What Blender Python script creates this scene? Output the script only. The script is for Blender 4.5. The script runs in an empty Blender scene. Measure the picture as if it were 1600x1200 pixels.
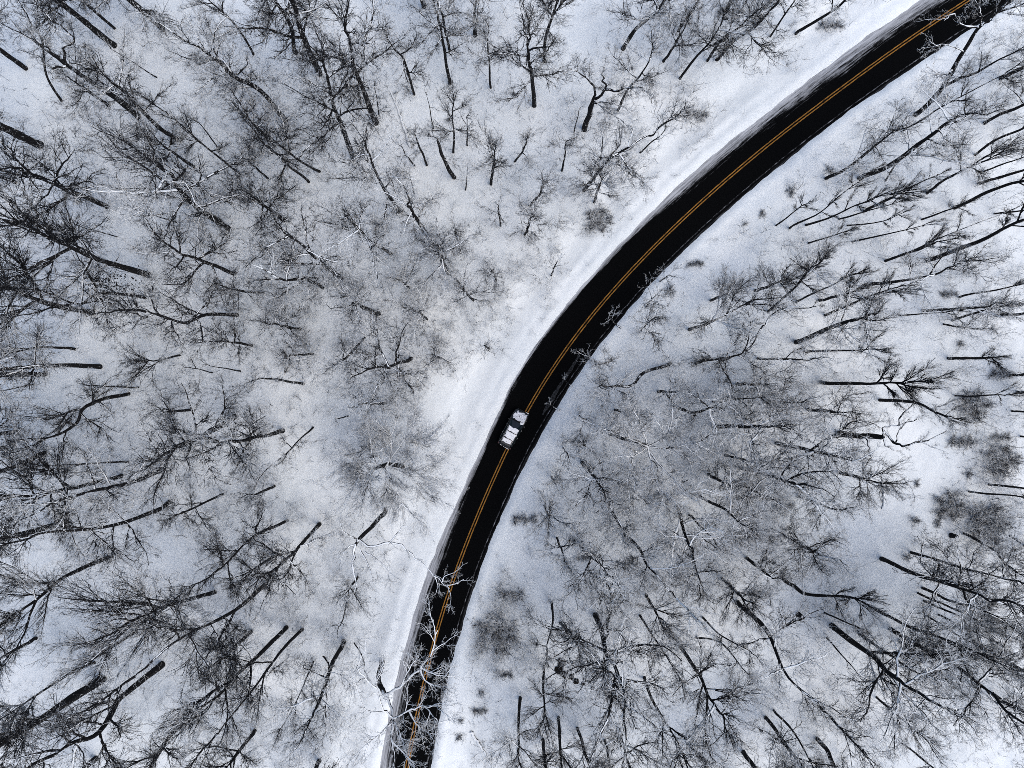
import bpy, math, random
import numpy as np
from mathutils import Vector, Matrix, Euler

# ------------------------------------------------------------------ camera, sky, light, exposure
SC = bpy.context.scene
COL = SC.collection
H = 82.0            # flying height of the camera, metres
F = 1066.0          # focal length in photo pixels (1600 px wide)
PPM = F / H
cam_data = bpy.data.cameras.new('camera')
cam_data.sensor_width = 36.0
cam_data.lens = 36.0 * F / 1600.0
cam_data.clip_start = 0.5
cam_data.clip_end = 3000.0
cam = bpy.data.objects.new('camera', cam_data)
cam.location = (0, 0, H)
cam.rotation_euler = (0, 0, 0)
COL.objects.link(cam)
SC.camera = cam

SUN_EL, SUN_ROT = math.radians(60), math.radians(122)
world = bpy.data.worlds.new('World'); SC.world = world
world.use_nodes = True
wn = world.node_tree.nodes; wn.clear()
wo = wn.new('ShaderNodeOutputWorld'); wb = wn.new('ShaderNodeBackground')
sk = wn.new('ShaderNodeTexSky'); sk.sky_type = 'NISHITA'; sk.sun_disc = False
sk.sun_elevation = SUN_EL; sk.sun_rotation = SUN_ROT
sk.air_density = 1.0; sk.dust_density = 3.0; sk.ozone_density = 0.4
wb.inputs['Strength'].default_value = 0.15
world.node_tree.links.new(sk.outputs[0], wb.inputs[0])
world.node_tree.links.new(wb.outputs[0], wo.inputs[0])
sd = bpy.data.lights.new('sun', 'SUN'); sd.energy = 0.8; sd.angle = math.radians(45); sd.color = (1.0, 0.985, 0.96)
sun = bpy.data.objects.new('sun', sd); COL.objects.link(sun)
# the sky's rotation is measured clockwise from +Y
sdir = Vector((math.sin(SUN_ROT) * math.cos(SUN_EL), math.cos(SUN_ROT) * math.cos(SUN_EL), math.sin(SUN_EL)))
sun.rotation_euler = sdir.to_track_quat('Z', 'Y').to_euler()
sun.location = (0, 0, 200)
SC.view_settings.view_transform = 'Standard'
SC.view_settings.look = 'None'
SC.view_settings.exposure = 0.38
SC.view_settings.gamma = 1.0
SC.view_settings.use_curve_mapping = False
SC.render.engine = 'CYCLES'
SC.cycles.max_bounces = 4
SC.cycles.diffuse_bounces = 3
SC.cycles.glossy_bounces = 2
SC.cycles.filter_width = 0.8
SC.render.film_transparent = False
SC.cycles.use_denoising = False

rnd = random.Random(7)
rg = np.random.default_rng(11)

# ------------------------------------------------------------------ helpers
def tag(o, label=None, cat=None, group=None, kind=None):
    if label: o['label'] = label
    if cat: o['category'] = cat
    if group: o['group'] = group
    if kind: o['kind'] = kind
    return o

def link(name, data=None, parent=None, loc=None):
    o = bpy.data.objects.new(name, data); COL.objects.link(o)
    if parent: o.parent = parent
    if loc is not None: o.location = loc
    return o

def mesh_np(name, V, Q, mat=None, smooth=True, tri=False):
    """V (n,3), Q (m,4) or (m,3)"""
    me = bpy.data.meshes.new(name)
    V = np.asarray(V, dtype=np.float32); Q = np.asarray(Q, dtype=np.int32)
    k = Q.shape[1]
    me.vertices.add(len(V)); me.vertices.foreach_set('co', V.ravel())
    me.loops.add(Q.size); me.loops.foreach_set('vertex_index', Q.ravel())
    me.polygons.add(len(Q))
    me.polygons.foreach_set('loop_start', np.arange(0, Q.size, k, dtype=np.int32))
    me.polygons.foreach_set('loop_total', np.full(len(Q), k, dtype=np.int32))
    if smooth: me.polygons.foreach_set('use_smooth', np.ones(len(Q), dtype=bool))
    me.update(calc_edges=True)
    if mat: me.materials.append(mat)
    return me

def norm(a):
    return a / np.maximum(np.linalg.norm(a, axis=-1, keepdims=True), 1e-9)

def tubes(P, R, m):
    """P (N,n,3) polylines, R (N,n) radii -> verts, quads of N open tapering tubes"""
    N, n, _ = P.shape
    T = np.zeros_like(P)
    T[:, 1:-1] = P[:, 2:] - P[:, :-2]; T[:, 0] = P[:, 1] - P[:, 0]; T[:, -1] = P[:, -1] - P[:, -2]
    T = norm(T)
    ref = np.where(np.abs(T[:, :1, 2:3]) > 0.8, np.array([1., 0.2, 0.]), np.array([0.1, 0., 1.]))
    A = norm(np.cross(T, np.broadcast_to(ref, T.shape)))
    B = np.cross(T, A)
    ang = np.arange(m) * 2 * math.pi / m
    ring = (A[:, :, None] * np.cos(ang)[None, None, :, None] + B[:, :, None] * np.sin(ang)[None, None, :, None])
    V = P[:, :, None] + ring * R[:, :, None, None]
    V = V.reshape(-1, 3)
    base = (np.arange(N) * n * m)[:, None, None]
    i = np.arange(n - 1)[None, :, None] * m; j = np.arange(m)[None, None, :]; j2 = (j + 1) % m
    q = np.stack([base + i + j, base + i + j2, base + i + m + j2, base + i + m + j], axis=-1).reshape(-1, 4)
    return V, q

def merge(parts):
    Vs, Qs, off = [], [], 0
    for V, Q in parts:
        Vs.append(V); Qs.append(Q + off); off += len(V)
    return np.concatenate(Vs), np.concatenate(Qs)

def vnoise(x, y, scale, seed):
    """smooth value noise in -1..1"""
    r = np.random.default_rng(seed); G = r.uniform(-1, 1, (256, 256))
    x = x / scale + 1000.3; y = y / scale + 1000.7
    xi = np.floor(x).astype(int); yi = np.floor(y).astype(int); fx = x - xi; fy = y - yi
    fx = fx * fx * (3 - 2 * fx); fy = fy * fy * (3 - 2 * fy)
    g = lambda a, b: G[a % 256, b % 256]
    return (g(xi, yi) * (1 - fx) + g(xi + 1, yi) * fx) * (1 - fy) + (g(xi, yi + 1) * (1 - fx) + g(xi + 1, yi + 1) * fx) * fy

def fbm(x, y, scale, seed, octv=4, gain=0.5):
    a, s, t = 1.0, 0.0, 0.0
    for k in range(octv):
        s = s + a * vnoise(x, y, scale / 2 ** k, seed + k); t += a; a *= gain
    return s / t

# ------------------------------------------------------------------ materials
def new_mat(name):
    m = bpy.data.materials.new(name); m.use_nodes = True
    nt = m.node_tree; b = nt.nodes['Principled BSDF']
    return m, nt, nt.nodes, nt.links, b

def simple(name, color, rough=0.6, spec=0.5, metal=0.0, bump=0.0, bscale=40.0, vary=0.0):
    m, nt, N, L, b = new_mat(name)
    b.inputs['Base Color'].default_value = (*color, 1)
    b.inputs['Roughness'].default_value = rough
    b.inputs['Specular IOR Level'].default_value = spec
    b.inputs['Metallic'].default_value = metal
    tc = N.new('ShaderNodeTexCoord'); nz = N.new('ShaderNodeTexNoise')
    nz.inputs['Scale'].default_value = bscale; nz.inputs['Detail'].default_value = 4
    L.new(tc.outputs['Object'], nz.inputs['Vector'])
    if bump:
        bp = N.new('ShaderNodeBump'); bp.inputs['Strength'].default_value = bump; bp.inputs['Distance'].default_value = 0.02
        L.new(nz.outputs['Fac'], bp.inputs['Height']); L.new(bp.outputs[0], b.inputs['Normal'])
    if vary:
        r = N.new('ShaderNodeValToRGB')
        r.color_ramp.elements[0].position = 0.3; r.color_ramp.elements[1].position = 0.7
        r.color_ramp.elements[0].color = (*[c * (1 - vary) for c in color], 1)
        r.color_ramp.elements[1].color = (*[min(1, c * (1 + vary)) for c in color], 1)
        L.new(nz.outputs['Fac'], r.inputs[0]); L.new(r.outputs[0], b.inputs['Base Color'])
    return m

def math_node(N, L, op, a, b=None, clamp=False):
    n = N.new('ShaderNodeMath'); n.operation = op; n.use_clamp = clamp
    for i, v in enumerate((a, b)):
        if v is None: continue
        if isinstance(v, (int, float)): n.inputs[i].default_value = v
        else: L.new(v, n.inputs[i])
    return n.outputs[0]

def ramp(N, L, fac, p0, c0, p1, c1):
    r = N.new('ShaderNodeValToRGB')
    r.color_ramp.elements[0].position = p0; r.color_ramp.elements[0].color = (*c0, 1) if len(c0) == 3 else c0
    r.color_ramp.elements[1].position = p1; r.color_ramp.elements[1].color = (*c1, 1) if len(c1) == 3 else c1
    L.new(fac, r.inputs[0]); return r.outputs[0]

def maprange(N, L, v, a, b, c=0.0, d=1.0, smooth=True):
    n = N.new('ShaderNodeMapRange'); n.interpolation_type = 'SMOOTHSTEP' if smooth else 'LINEAR'
    L.new(v, n.inputs['Value'])
    for k, x in zip(('From Min', 'From Max', 'To Min', 'To Max'), (a, b, c, d)):
        if isinstance(x, (int, float)): n.inputs[k].default_value = x
        else: L.new(x, n.inputs[k])
    return n.outputs['Result']

# snow on the ground
def snow_material():
    m, nt, N, L, b = new_mat('snow')
    tc = N.new('ShaderNodeTexCoord')
    def nz(sc, det=5, rough=0.55):
        n = N.new('ShaderNodeTexNoise'); n.inputs['Scale'].default_value = sc; n.inputs['Detail'].default_value = det
        n.inputs['Roughness'].default_value = rough; L.new(tc.outputs['Object'], n.inputs['Vector']); return n.outputs['Fac']
    big = nz(0.09, 4); mid = nz(0.9, 6, 0.65); fine = nz(9.0, 6, 0.7)
    litter = N.new('ShaderNodeAttribute'); litter.attribute_name = 'litter'
    # litter of twigs and leaves half buried under the thin snow of the forest floor
    m1 = maprange(N, L, mid, 0.42, 0.72)
    f1 = maprange(N, L, fine, 0.40, 0.75)
    lit = math_node(N, L, 'MULTIPLY', math_node(N, L, 'ADD', math_node(N, L, 'MULTIPLY', m1, 0.20), math_node(N, L, 'MULTIPLY', f1, 0.42)), litter.outputs['Fac'], True)
    mx = N.new('ShaderNodeMix'); mx.data_type = 'RGBA'
    grain = maprange(N, L, nz(6.5, 6, 0.8), 0.50, 0.72)
    lit = math_node(N, L, 'ADD', lit, math_node(N, L, 'MULTIPLY', grain, 0.20), True)
    L.new(lit, mx.inputs['Factor'])
    c0 = ramp(N, L, big, 0.3, (0.755, 0.81, 0.835), 0.7, (0.85, 0.89, 0.90))
    L.new(c0, mx.inputs[6]); mx.inputs[7].default_value = (0.36, 0.39, 0.42, 1)
    L.new(mx.outputs[2], b.inputs['Base Color'])
    b.inputs['Roughness'].default_value = 0.85
    b.inputs['Specular IOR Level'].default_value = 0.15
    h = math_node(N, L, 'ADD', math_node(N, L, 'MULTIPLY', mid, 0.25), math_node(N, L, 'MULTIPLY', fine, 0.05))
    bp = N.new('ShaderNodeBump'); bp.inputs['Strength'].default_value = 0.55; bp.inputs['Distance'].default_value = 0.6
    L.new(h, bp.inputs['Height']); L.new(bp.outputs[0], b.inputs['Normal'])
    return m

def bark_material(name, dark, light, snowcol=(0.84, 0.88, 0.90), fixed=None):
    """bark with snow lying on every face that looks up; object colour red = how much snow the tree holds"""
    m, nt, N, L, b = new_mat(name)
    tc = N.new('ShaderNodeTexCoord'); geo = N.new('ShaderNodeNewGeometry'); oi = N.new('ShaderNodeObjectInfo')
    n1 = N.new('ShaderNodeTexNoise'); n1.inputs['Scale'].default_value = 1.7; n1.inputs['Detail'].default_value = 5
    n1.inputs['Roughness'].default_value = 0.6
    L.new(geo.outputs['Position'], n1.inputs['Vector'])
    n2 = N.new('ShaderNodeTexNoise'); n2.inputs['Scale'].default_value = 14.0; n2.inputs['Detail'].default_value = 6
    L.new(tc.outputs['Object'], n2.inputs['Vector'])
    col = ramp(N, L, n2.outputs['Fac'], 0.35, dark, 0.7, light)
    sep = N.new('ShaderNodeSeparateXYZ'); L.new(geo.outputs['Normal'], sep.inputs[0])
    sc = N.new('ShaderNodeSeparateColor'); L.new(oi.outputs['Color'], sc.inputs[0])
    amount = sc.outputs[0]
    if fixed is not None:
        vv = N.new('ShaderNodeValue'); vv.outputs[0].default_value = fixed; amount = vv.outputs[0]
    # threshold: with snow 0 -> about 1.15 (none), snow 1 -> about 0.1
    thr = math_node(N, L, 'SUBTRACT', 1.10, math_node(N, L, 'MULTIPLY', amount, 1.0))
    z = math_node(N, L, 'ADD', sep.outputs['Z'], math_node(N, L, 'MULTIPLY', math_node(N, L, 'SUBTRACT', n1.outputs['Fac'], 0.5), 1.5))
    fac = maprange(N, L, math_node(N, L, 'SUBTRACT', z, thr), 0.0, 0.12)
    n3 = N.new('ShaderNodeTexNoise'); n3.inputs['Scale'].default_value = 3.2; n3.inputs['Detail'].default_value = 7; n3.inputs['Roughness'].default_value = 0.75
    L.new(geo.outputs['Position'], n3.inputs['Vector'])
    dn = N.new('ShaderNodeVectorMath'); dn.operation = 'DOT_PRODUCT'; L.new(geo.outputs['Normal'], dn.inputs[0]); dn.inputs[1].default_value = (0.55, -0.35, 0.5)
    sp = math_node(N, L, 'ADD', n3.outputs['Fac'], math_node(N, L, 'MULTIPLY', dn.outputs['Value'], 0.11))
    spk = maprange(N, L, sp, 0.66, 0.70)
    fac = math_node(N, L, 'MAXIMUM', fac, math_node(N, L, 'MULTIPLY', spk, maprange(N, L, amount, 0.0, 0.25)))
    mx = N.new('ShaderNodeMix'); mx.data_type = 'RGBA'
    L.new(fac, mx.inputs['Factor']); L.new(col, mx.inputs[6]); mx.inputs[7].default_value = (*snowcol, 1)
    L.new(mx.outputs[2], b.inputs['Base Color'])
    b.inputs['Roughness'].default_value = 0.9; b.inputs['Specular IOR Level'].default_value = 0.08
    bp = N.new('ShaderNodeBump'); bp.inputs['Strength'].default_value = 0.6; bp.inputs['Distance'].default_value = 0.05
    L.new(n2.outputs['Fac'], bp.inputs['Height']); L.new(bp.outputs[0], b.inputs['Normal'])
    return m

M_SNOW = snow_material()
M_BARK = bark_material('bark', (0.008, 0.008, 0.009), (0.022, 0.021, 0.022))
M_TWIG = bark_material('twig_bark', (0.010, 0.010, 0.012), (0.030, 0.030, 0.033))
M_BRUSH = bark_material('brush_bark', (0.03, 0.03, 0.034), (0.09, 0.09, 0.10))
M_BRUSH1 = bark_material('dark_brush', (0.03, 0.03, 0.034), (0.09, 0.09, 0.10), fixed=0.74)
M_BRUSH2 = bark_material('frosted_brush', (0.05, 0.05, 0.055), (0.14, 0.14, 0.15), fixed=0.98)
M_SNOWCAP = simple('fresh_snow', (0.88, 0.89, 0.90), 0.8, 0.15, bump=0.3, bscale=6)

# ------------------------------------------------------------------ the road line, in metres on the ground
def g(u, v):                       # photo pixel of a point on the ground -> metres
    return ((u - 800.0) / PPM, (600.0 - v) / PPM)

CEN = [(2010,-330),(1840,-215),(1680,-110),(1513,0),(1420,60),(1323,132),(1200,224),(1143,273),(1067,340),(1007,398),(933,480),(890,533),
       (843,603),(822,642),(790,700),(750,798),(720,867),(700,920),(683,980),(668,1040),(655,1098),(645,1145),(635,1198),(620,1290),(600,1420),(575,1600)]
LEF = [(1440,0),(1370,43),(1317,87),(1200,176),(1133,227),(1090,263),(1037,313),(1000,347),(960,397),(913,447),(863,503),(827,547),
       (800,600),(767,667),(750,717),(705,803),(675,877),(652,943),(632,1013),(620,1063),(604,1133),(594,1200)]
RIG = [(1577,7),(1483,67),(1387,133),(1310,185),(1200,275),(1133,330),(1058,400),(1013,447),(967,500),(923,563),(883,613),(843,677),
       (817,733),(787,800),(753,880),(733,933),(717,1000),(700,1060),(683,1133),(673,1200)]

def catmull(P, step=0.5):
    P = np.array(P, float); out = []
    Q = np.vstack([2 * P[0] - P[1], P, 2 * P[-1] - P[-2]])
    for i in range(1, len(Q) - 2):
        n = max(2, int(np.linalg.norm(Q[i + 1] - Q[i]) / step))
        t = np.linspace(0, 1, n, endpoint=False)[:, None]
        out.append(0.5 * (2 * Q[i] + (Q[i + 1] - Q[i - 1]) * t + (2 * Q[i - 1] - 5 * Q[i] + 4 * Q[i + 1] - Q[i + 2]) * t ** 2 + (-Q[i - 1] + 3 * Q[i] - 3 * Q[i + 1] + Q[i + 2]) * t ** 3))
    out.append(P[-1:]); return np.vstack(out)

C = catmull([g(*p) for p in CEN])
# even out small digitising jitter, then resample
k = np.hanning(61); k /= k.sum()
Cp = np.vstack([np.repeat(C[:1], 30, 0) + (np.arange(-30, 0)[:, None]) * (C[1] - C[0]), C, np.repeat(C[-1:], 30, 0) + (np.arange(1, 31)[:, None]) * (C[-1] - C[-2])])
C = np.stack([np.convolve(Cp[:, 0], k, 'valid'), np.convolve(Cp[:, 1], k, 'valid')], 1)
S = np.concatenate([[0], np.cumsum(np.linalg.norm(np.diff(C, axis=0), axis=1))])
s_even = np.arange(0, S[-1], 0.5)
C = np.stack([np.interp(s_even, S, C[:, 0]), np.interp(s_even, S, C[:, 1])], 1); S = s_even
T = np.gradient(C, axis=0); T /= np.linalg.norm(T, axis=1, keepdims=True)
NL = np.stack([T[:, 1], -T[:, 0]], 1)      # travelling down the photo, this normal points to the photo's left
if NL[:, 0].mean() > 0: NL = -NL

def nearest(x, y):
    x = np.atleast_1d(x).astype(float); y = np.atleast_1d(y).astype(float)
    d = np.empty(len(x)); idx = np.empty(len(x), int)
    for a in range(0, len(x), 20000):
        dx = x[a:a + 20000, None] - C[None, :, 0]; dy = y[a:a + 20000, None] - C[None, :, 1]
        q = dx * dx + dy * dy; i = q.argmin(1); idx[a:a + 20000] = i
    off = (x - C[idx, 0]) * NL[idx, 0] + (y - C[idx, 1]) * NL[idx, 1]
    dist = np.hypot(x - C[idx, 0], y - C[idx, 1])
    off = np.where(np.abs(off) > 1e-6, np.sign(off), 1) * dist
    return off, S[idx]

def edge(pts):
    p = np.array([g(*q) for q in pts]); off, s = nearest(p[:, 0], p[:, 1]); o = np.argsort(s)
    e = np.interp(S, s[o], off[o]); kk = np.hanning(61); kk /= kk.sum()
    e = np.convolve(np.concatenate([np.full(30, e[0]), e, np.full(30, e[-1])]), kk, 'valid'); return e
EL = edge(LEF); ER = edge(RIG)             # EL > 0 (left), ER < 0 (right)

# ------------------------------------------------------------------ ground
CLEAR = [(1430,720,75),(1320,820,55),(500,750,30),(260,860,35),(700,640,45),(760,600,40),(1120,130,40),(45,1020,45),(1380,900,40),(60,100,60),(470,340,35),(660,200,50)]
def ground_z(x, y, detail=True):
    sh = x.shape; xf = x.ravel(); yf = y.ravel()
    off, s = nearest(xf, yf)
    el = np.interp(s, S, EL); er = np.interp(s, S, ER)
    d = np.where(off > 0, off - el, er - off)          # metres outside the pavement edge (negative on the road)
    wob = 0.16 * fbm(xf, yf, 1.6, 5, 3) + 0.12 * fbm(xf, yf, 6, 9, 2)
    dd = d + wob
    t = np.clip((dd + 0.22) / 0.55, 0, 1); t = t * t * (3 - 2 * t)
    z = -0.14 + 0.30 * t
    left = off > 0
    z += np.where(left, (0.11 + 0.16 * fbm(xf, yf, 3.5, 91, 3)) * np.exp(-((dd - 0.9) / 0.45) ** 2) + (0.06 + 0.12 * fbm(xf, yf, 5, 95, 3)) * np.exp(-((dd - 2.3) / 0.4) ** 2), 0.16 * np.exp(-((dd - 0.8) / 0.4) ** 2))
    # shallow ditch beside the road, then the forest floor
    z -= np.where(left, 0.35, 0.25) * np.exp(-((dd - 4.2) / 1.3) ** 2)
    w = np.clip((dd - 1.0) / 6.0, 0, 1)
    z += w * (0.5 * fbm(xf, yf, 26, 21, 4) + 0.14 * fbm(xf, yf, 2.6, 31, 4)) + np.clip(dd, 0, 1) * 0.05 * fbm(xf, yf, 0.9, 41, 2)
    z += np.clip(dd + 0.2, 0, 1) * np.exp(-(np.clip(dd, 0, 9) / 3.5) ** 2) * (0.08 * fbm(xf + 0.4 * fbm(yf, xf, 3, 81, 2), yf, 0.75, 71, 4, 0.7) + 0.13 * fbm(xf, yf, 2.7, 73, 4, 0.6))
    far = np.clip((np.hypot(xf, yf) - 110) / 300, 0, 1)
    z += far * 4 * fbm(xf, yf, 90, 55, 3)
    # litter: little on the verge and in the clearings
    lit = np.clip((d - 1.5) / 5, 0, 1) * np.clip(0.55 + 0.9 * fbm(xf, yf, 14, 61, 4), 0.05, 1)
    for (cu, cv, cr) in CLEAR:
        cx, cy = g(cu, cv); q = np.hypot(xf - cx, yf - cy) / (cr / PPM)
        lit *= np.clip((q - 0.55) / 0.8, 0.0, 1)
    return z.reshape(sh), lit.reshape(sh), d.reshape(sh)

def grid_mesh(name, xs, ys):
    X, Y = np.meshgrid(xs, ys); Z, Lt, _ = ground_z(X, Y)
    V = np.stack([X, Y, Z], -1).reshape(-1, 3); nx, ny = len(xs), len(ys)
    i = np.arange(ny - 1)[:, None] * nx + np.arange(nx - 1)[None, :]
    Q = np.stack([i, i + 1, i + nx + 1, i + nx], -1).reshape(-1, 4)
    return V, Q, Lt.ravel()

fx = np.arange(-66, 66.01, 0.3); fy = np.arange(-51, 51.01, 0.3)
def widen(a, far, n):           # rows that spread out towards the horizon
    t = np.linspace(0, 1, n + 1)[1:] ** 2.2
    return np.concatenate([a[0] - t[::-1] * (far + a[0]), a, a[-1] + t * (far - a[-1])])
gx = widen(fx, 900, 46); gy = widen(fy, 900, 46)
V, Q, Lt = grid_mesh('ground', gx, gy)
me = mesh_np('ground', V, Q, M_SNOW)
at = me.attributes.new('litter', 'FLOAT', 'POINT'); at.data.foreach_set('value', Lt.astype(np.float32))
ground = link('ground', me); tag(ground, 'snow covered forest floor and road verges', kind='structure')

def gz(x, y):
    z, _, d = ground_z(np.array([float(x)]), np.array([float(y)])); return float(z[0])

# ------------------------------------------------------------------ road
def road_material():
    m, nt, N, L, b = new_mat('wet_asphalt')
    uv = N.new('ShaderNodeUVMap'); uv.uv_map = 'along'
    ed = N.new('ShaderNodeUVMap'); ed.uv_map = 'edges'
    se = N.new('ShaderNodeSeparateXYZ'); L.new(ed.outputs[0], se.inputs[0])
    sa = N.new('ShaderNodeSeparateXYZ'); L.new(uv.outputs[0], sa.inputs[0])
    def stretched(sx, sy, det=5, rough=0.6):
        mp = N.new('ShaderNodeMapping'); mp.inputs['Scale'].default_value = (sx, sy, 1); L.new(uv.outputs[0], mp.inputs[0])
        n = N.new('ShaderNodeTexNoise'); n.inputs['Scale'].default_value = 1; n.inputs['Detail'].default_value = det
        n.inputs['Roughness'].default_value = rough; L.new(mp.outputs[0], n.inputs['Vector']); return n.outputs['Fac']
    streak = stretched(4.2, 0.20, 7, 0.72); blot = stretched(1.3, 0.45, 7, 0.75); grit = stretched(9, 5, 4, 0.7)
    # slush pushed to the left edge; how wide it lies changes along the road (attribute)
    sl = N.new('ShaderNodeAttribute'); sl.attribute_name = 'slush'
    nearL = math_node(N, L, 'SUBTRACT', 1.0, math_node(N, L, 'DIVIDE', se.outputs[0], math_node(N, L, 'ADD', math_node(N, L, 'MULTIPLY', sl.outputs['Fac'], 3.4), 0.3)), True)
    a = math_node(N, L, 'ADD', math_node(N, L, 'MULTIPLY', streak, 0.9), math_node(N, L, 'MULTIPLY', blot, 0.4))
    a = math_node(N, L, 'ADD', a, math_node(N, L, 'MULTIPLY', nearL, 0.55))
    slush = maprange(N, L, a, 0.90, 1.08)
    slush = math_node(N, L, 'MULTIPLY', slush, maprange(N, L, nearL, 0.0, 0.12))
    nearR = math_node(N, L, 'SUBTRACT', 1.0, math_node(N, L, 'DIVIDE', se.outputs[1], 0.55), True)
    r = maprange(N, L, math_node(N, L, 'ADD', math_node(N, L, 'MULTIPLY', streak, 0.7), math_node(N, L, 'MULTIPLY', nearR, 0.5)), 0.62, 0.95)
    r = math_node(N, L, 'MULTIPLY', r, math_node(N, L, 'MULTIPLY', maprange(N, L, nearR, 0.0, 0.4), 0.55))
    fac = math_node(N, L, 'MAXIMUM', slush, r)
    base = ramp(N, L, grit, 0.35, (0.0012, 0.0013, 0.0015), 0.75, (0.005, 0.0053, 0.006))
    # faint dried tyre lanes
    mx = N.new('ShaderNodeMix'); mx.data_type = 'RGBA'
    L.new(fac, mx.inputs['Factor']); L.new(base, mx.inputs[6])
    sc1 = stretched(5.0, 0.22, 7, 0.75)
    tone = math_node(N, L, 'ADD', math_node(N, L, 'MULTIPLY', sc1, 0.9), math_node(N, L, 'MULTIPLY', nearL, 0.22))
    L.new(ramp(N, L, tone, 0.44, (0.02, 0.021, 0.023), 0.72, (0.46, 0.48, 0.51)), mx.inputs[7])
    L.new(mx.outputs[2], b.inputs['Base Color'])
    b.inputs['Roughness'].default_value = 0.75; b.inputs['Specular IOR Level'].default_value = 0.015
    bp = N.new('ShaderNodeBump'); bp.inputs['Strength'].default_value = 0.3; bp.inputs['Distance'].default_value = 0.02
    L.new(math_node(N, L, 'ADD', grit, fac), bp.inputs['Height']); L.new(bp.outputs[0], b.inputs['Normal'])
    return m

def strip(name, offs, z, mat, i0=0, i1=None, attrs=False):
    """ribbon that follows the road; offs = list of offset arrays from left to right"""
    i1 = len(S) if i1 is None else i1
    c = C[i0:i1]; nl = NL[i0:i1]; O = [o[i0:i1] if isinstance(o, np.ndarray) else np.full(i1 - i0, float(o)) for o in offs]
    P = np.stack([np.column_stack([c + nl * o[:, None], np.full(len(c), z)]) for o in O], 1)
    n, m = P.shape[:2]
    i = np.arange(n - 1)[:, None] * m + np.arange(m - 1)[None, :]
    Q = np.stack([i, i + m, i + m + 1, i + 1], -1).reshape(-1, 4)
    me = mesh_np(name, P.reshape(-1, 3), Q, mat, smooth=False)
    if me.polygons[0].normal.z < 0:
        me.flip_normals()
    li = np.empty(len(me.loops), np.int32); me.loops.foreach_get('vertex_index', li)
    off = np.stack(O, 1).reshape(-1); s = np.repeat(S[i0:i1], m); el = np.repeat(EL[i0:i1], m); er = np.repeat(ER[i0:i1], m)
    uv = me.uv_layers.new(name='along'); uv.data.foreach_set('uv', np.stack([off[li], s[li]], 1).astype(np.float32).ravel())
    u2 = me.uv_layers.new(name='edges'); u2.data.foreach_set('uv', np.stack([(el - off)[li], (off - er)[li]], 1).astype(np.float32).ravel())
    return me, s

M_ROAD = road_material()
rm, sv = strip('road', [EL + 0.7, EL, (EL * 2 + ER) / 3, (EL + ER) / 2, (EL + 2 * ER) / 3, ER, ER - 0.7], 0.0, M_ROAD)
S_of = lambda u, v: float(nearest(*[np.array([q]) for q in g(u, v)])[1][0])
ks = [S_of(1680, -110), S_of(1420, 60), S_of(1200, 224), S_of(1090, 320), S_of(1000, 400), S_of(840, 605), S_of(760, 780), S_of(715, 880), S_of(683, 980), S_of(640, 1180), S[-1]]
sl = np.interp(sv, ks, [0.8, 0.9, 0.62, 0.55, 0.12, 0.10, 0.22, 0.55, 0.65, 0.75, 0.7])
at = rm.attributes.new('slush', 'FLOAT', 'POINT'); at.data.foreach_set('value', sl.astype(np.float32))
road = link('road', rm); tag(road, 'black wet two lane road curving through the forest', kind='structure')

def paint_material(name, col, wear0, wear1, strength=1.0):
    m, nt, N, L, b = new_mat(name)
    uv = N.new('ShaderNodeUVMap'); uv.uv_map = 'along'
    mp = N.new('ShaderNodeMapping'); mp.inputs['Scale'].default_value = (6, 1.2, 1); L.new(uv.outputs[0], mp.inputs[0])
    n = N.new('ShaderNodeTexNoise'); n.inputs['Scale'].default_value = 1; n.inputs['Detail'].default_value = 6; n.inputs['Roughness'].default_value = 0.7
    L.new(mp.outputs[0], n.inputs['Vector'])
    f = math_node(N, L, 'MULTIPLY', maprange(N, L, n.outputs['Fac'], wear0, wear1), strength)
    mx = N.new('ShaderNodeMix'); mx.data_type = 'RGBA'; L.new(f, mx.inputs['Factor'])
    mx.inputs[6].default_value = (0.006, 0.006, 0.007, 1); mx.inputs[7].default_value = (*col, 1)
    L.new(mx.outputs[2], b.inputs['Base Color']); b.inputs['Roughness'].default_value = 0.7; b.inputs['Specular IOR Level'].default_value = 0.05
    return m
M_YEL = paint_material('yellow_road_paint', (0.34, 0.16, 0.032), 0.26, 0.62)
M_WHT = paint_material('worn_white_paint', (0.33, 0.34, 0.36), 0.46, 0.70, 0.8)
for k_, (a, b_) in enumerate([(0.215, 0.085), (-0.085, -0.215)]):
    me, _ = strip('centre_line', [a, b_], 0.005, M_YEL)
    o = link('centre_line', me, road); o['label'] = 'solid yellow centre line, ' + ('left' if k_ == 0 else 'right') + ' one of the pair'
me, _ = strip('edge_line', [ER + 0.50, ER + 0.38], 0.005, M_WHT)
link('edge_line', me, road)['label'] = 'worn white line along the right edge of the road'

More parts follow.
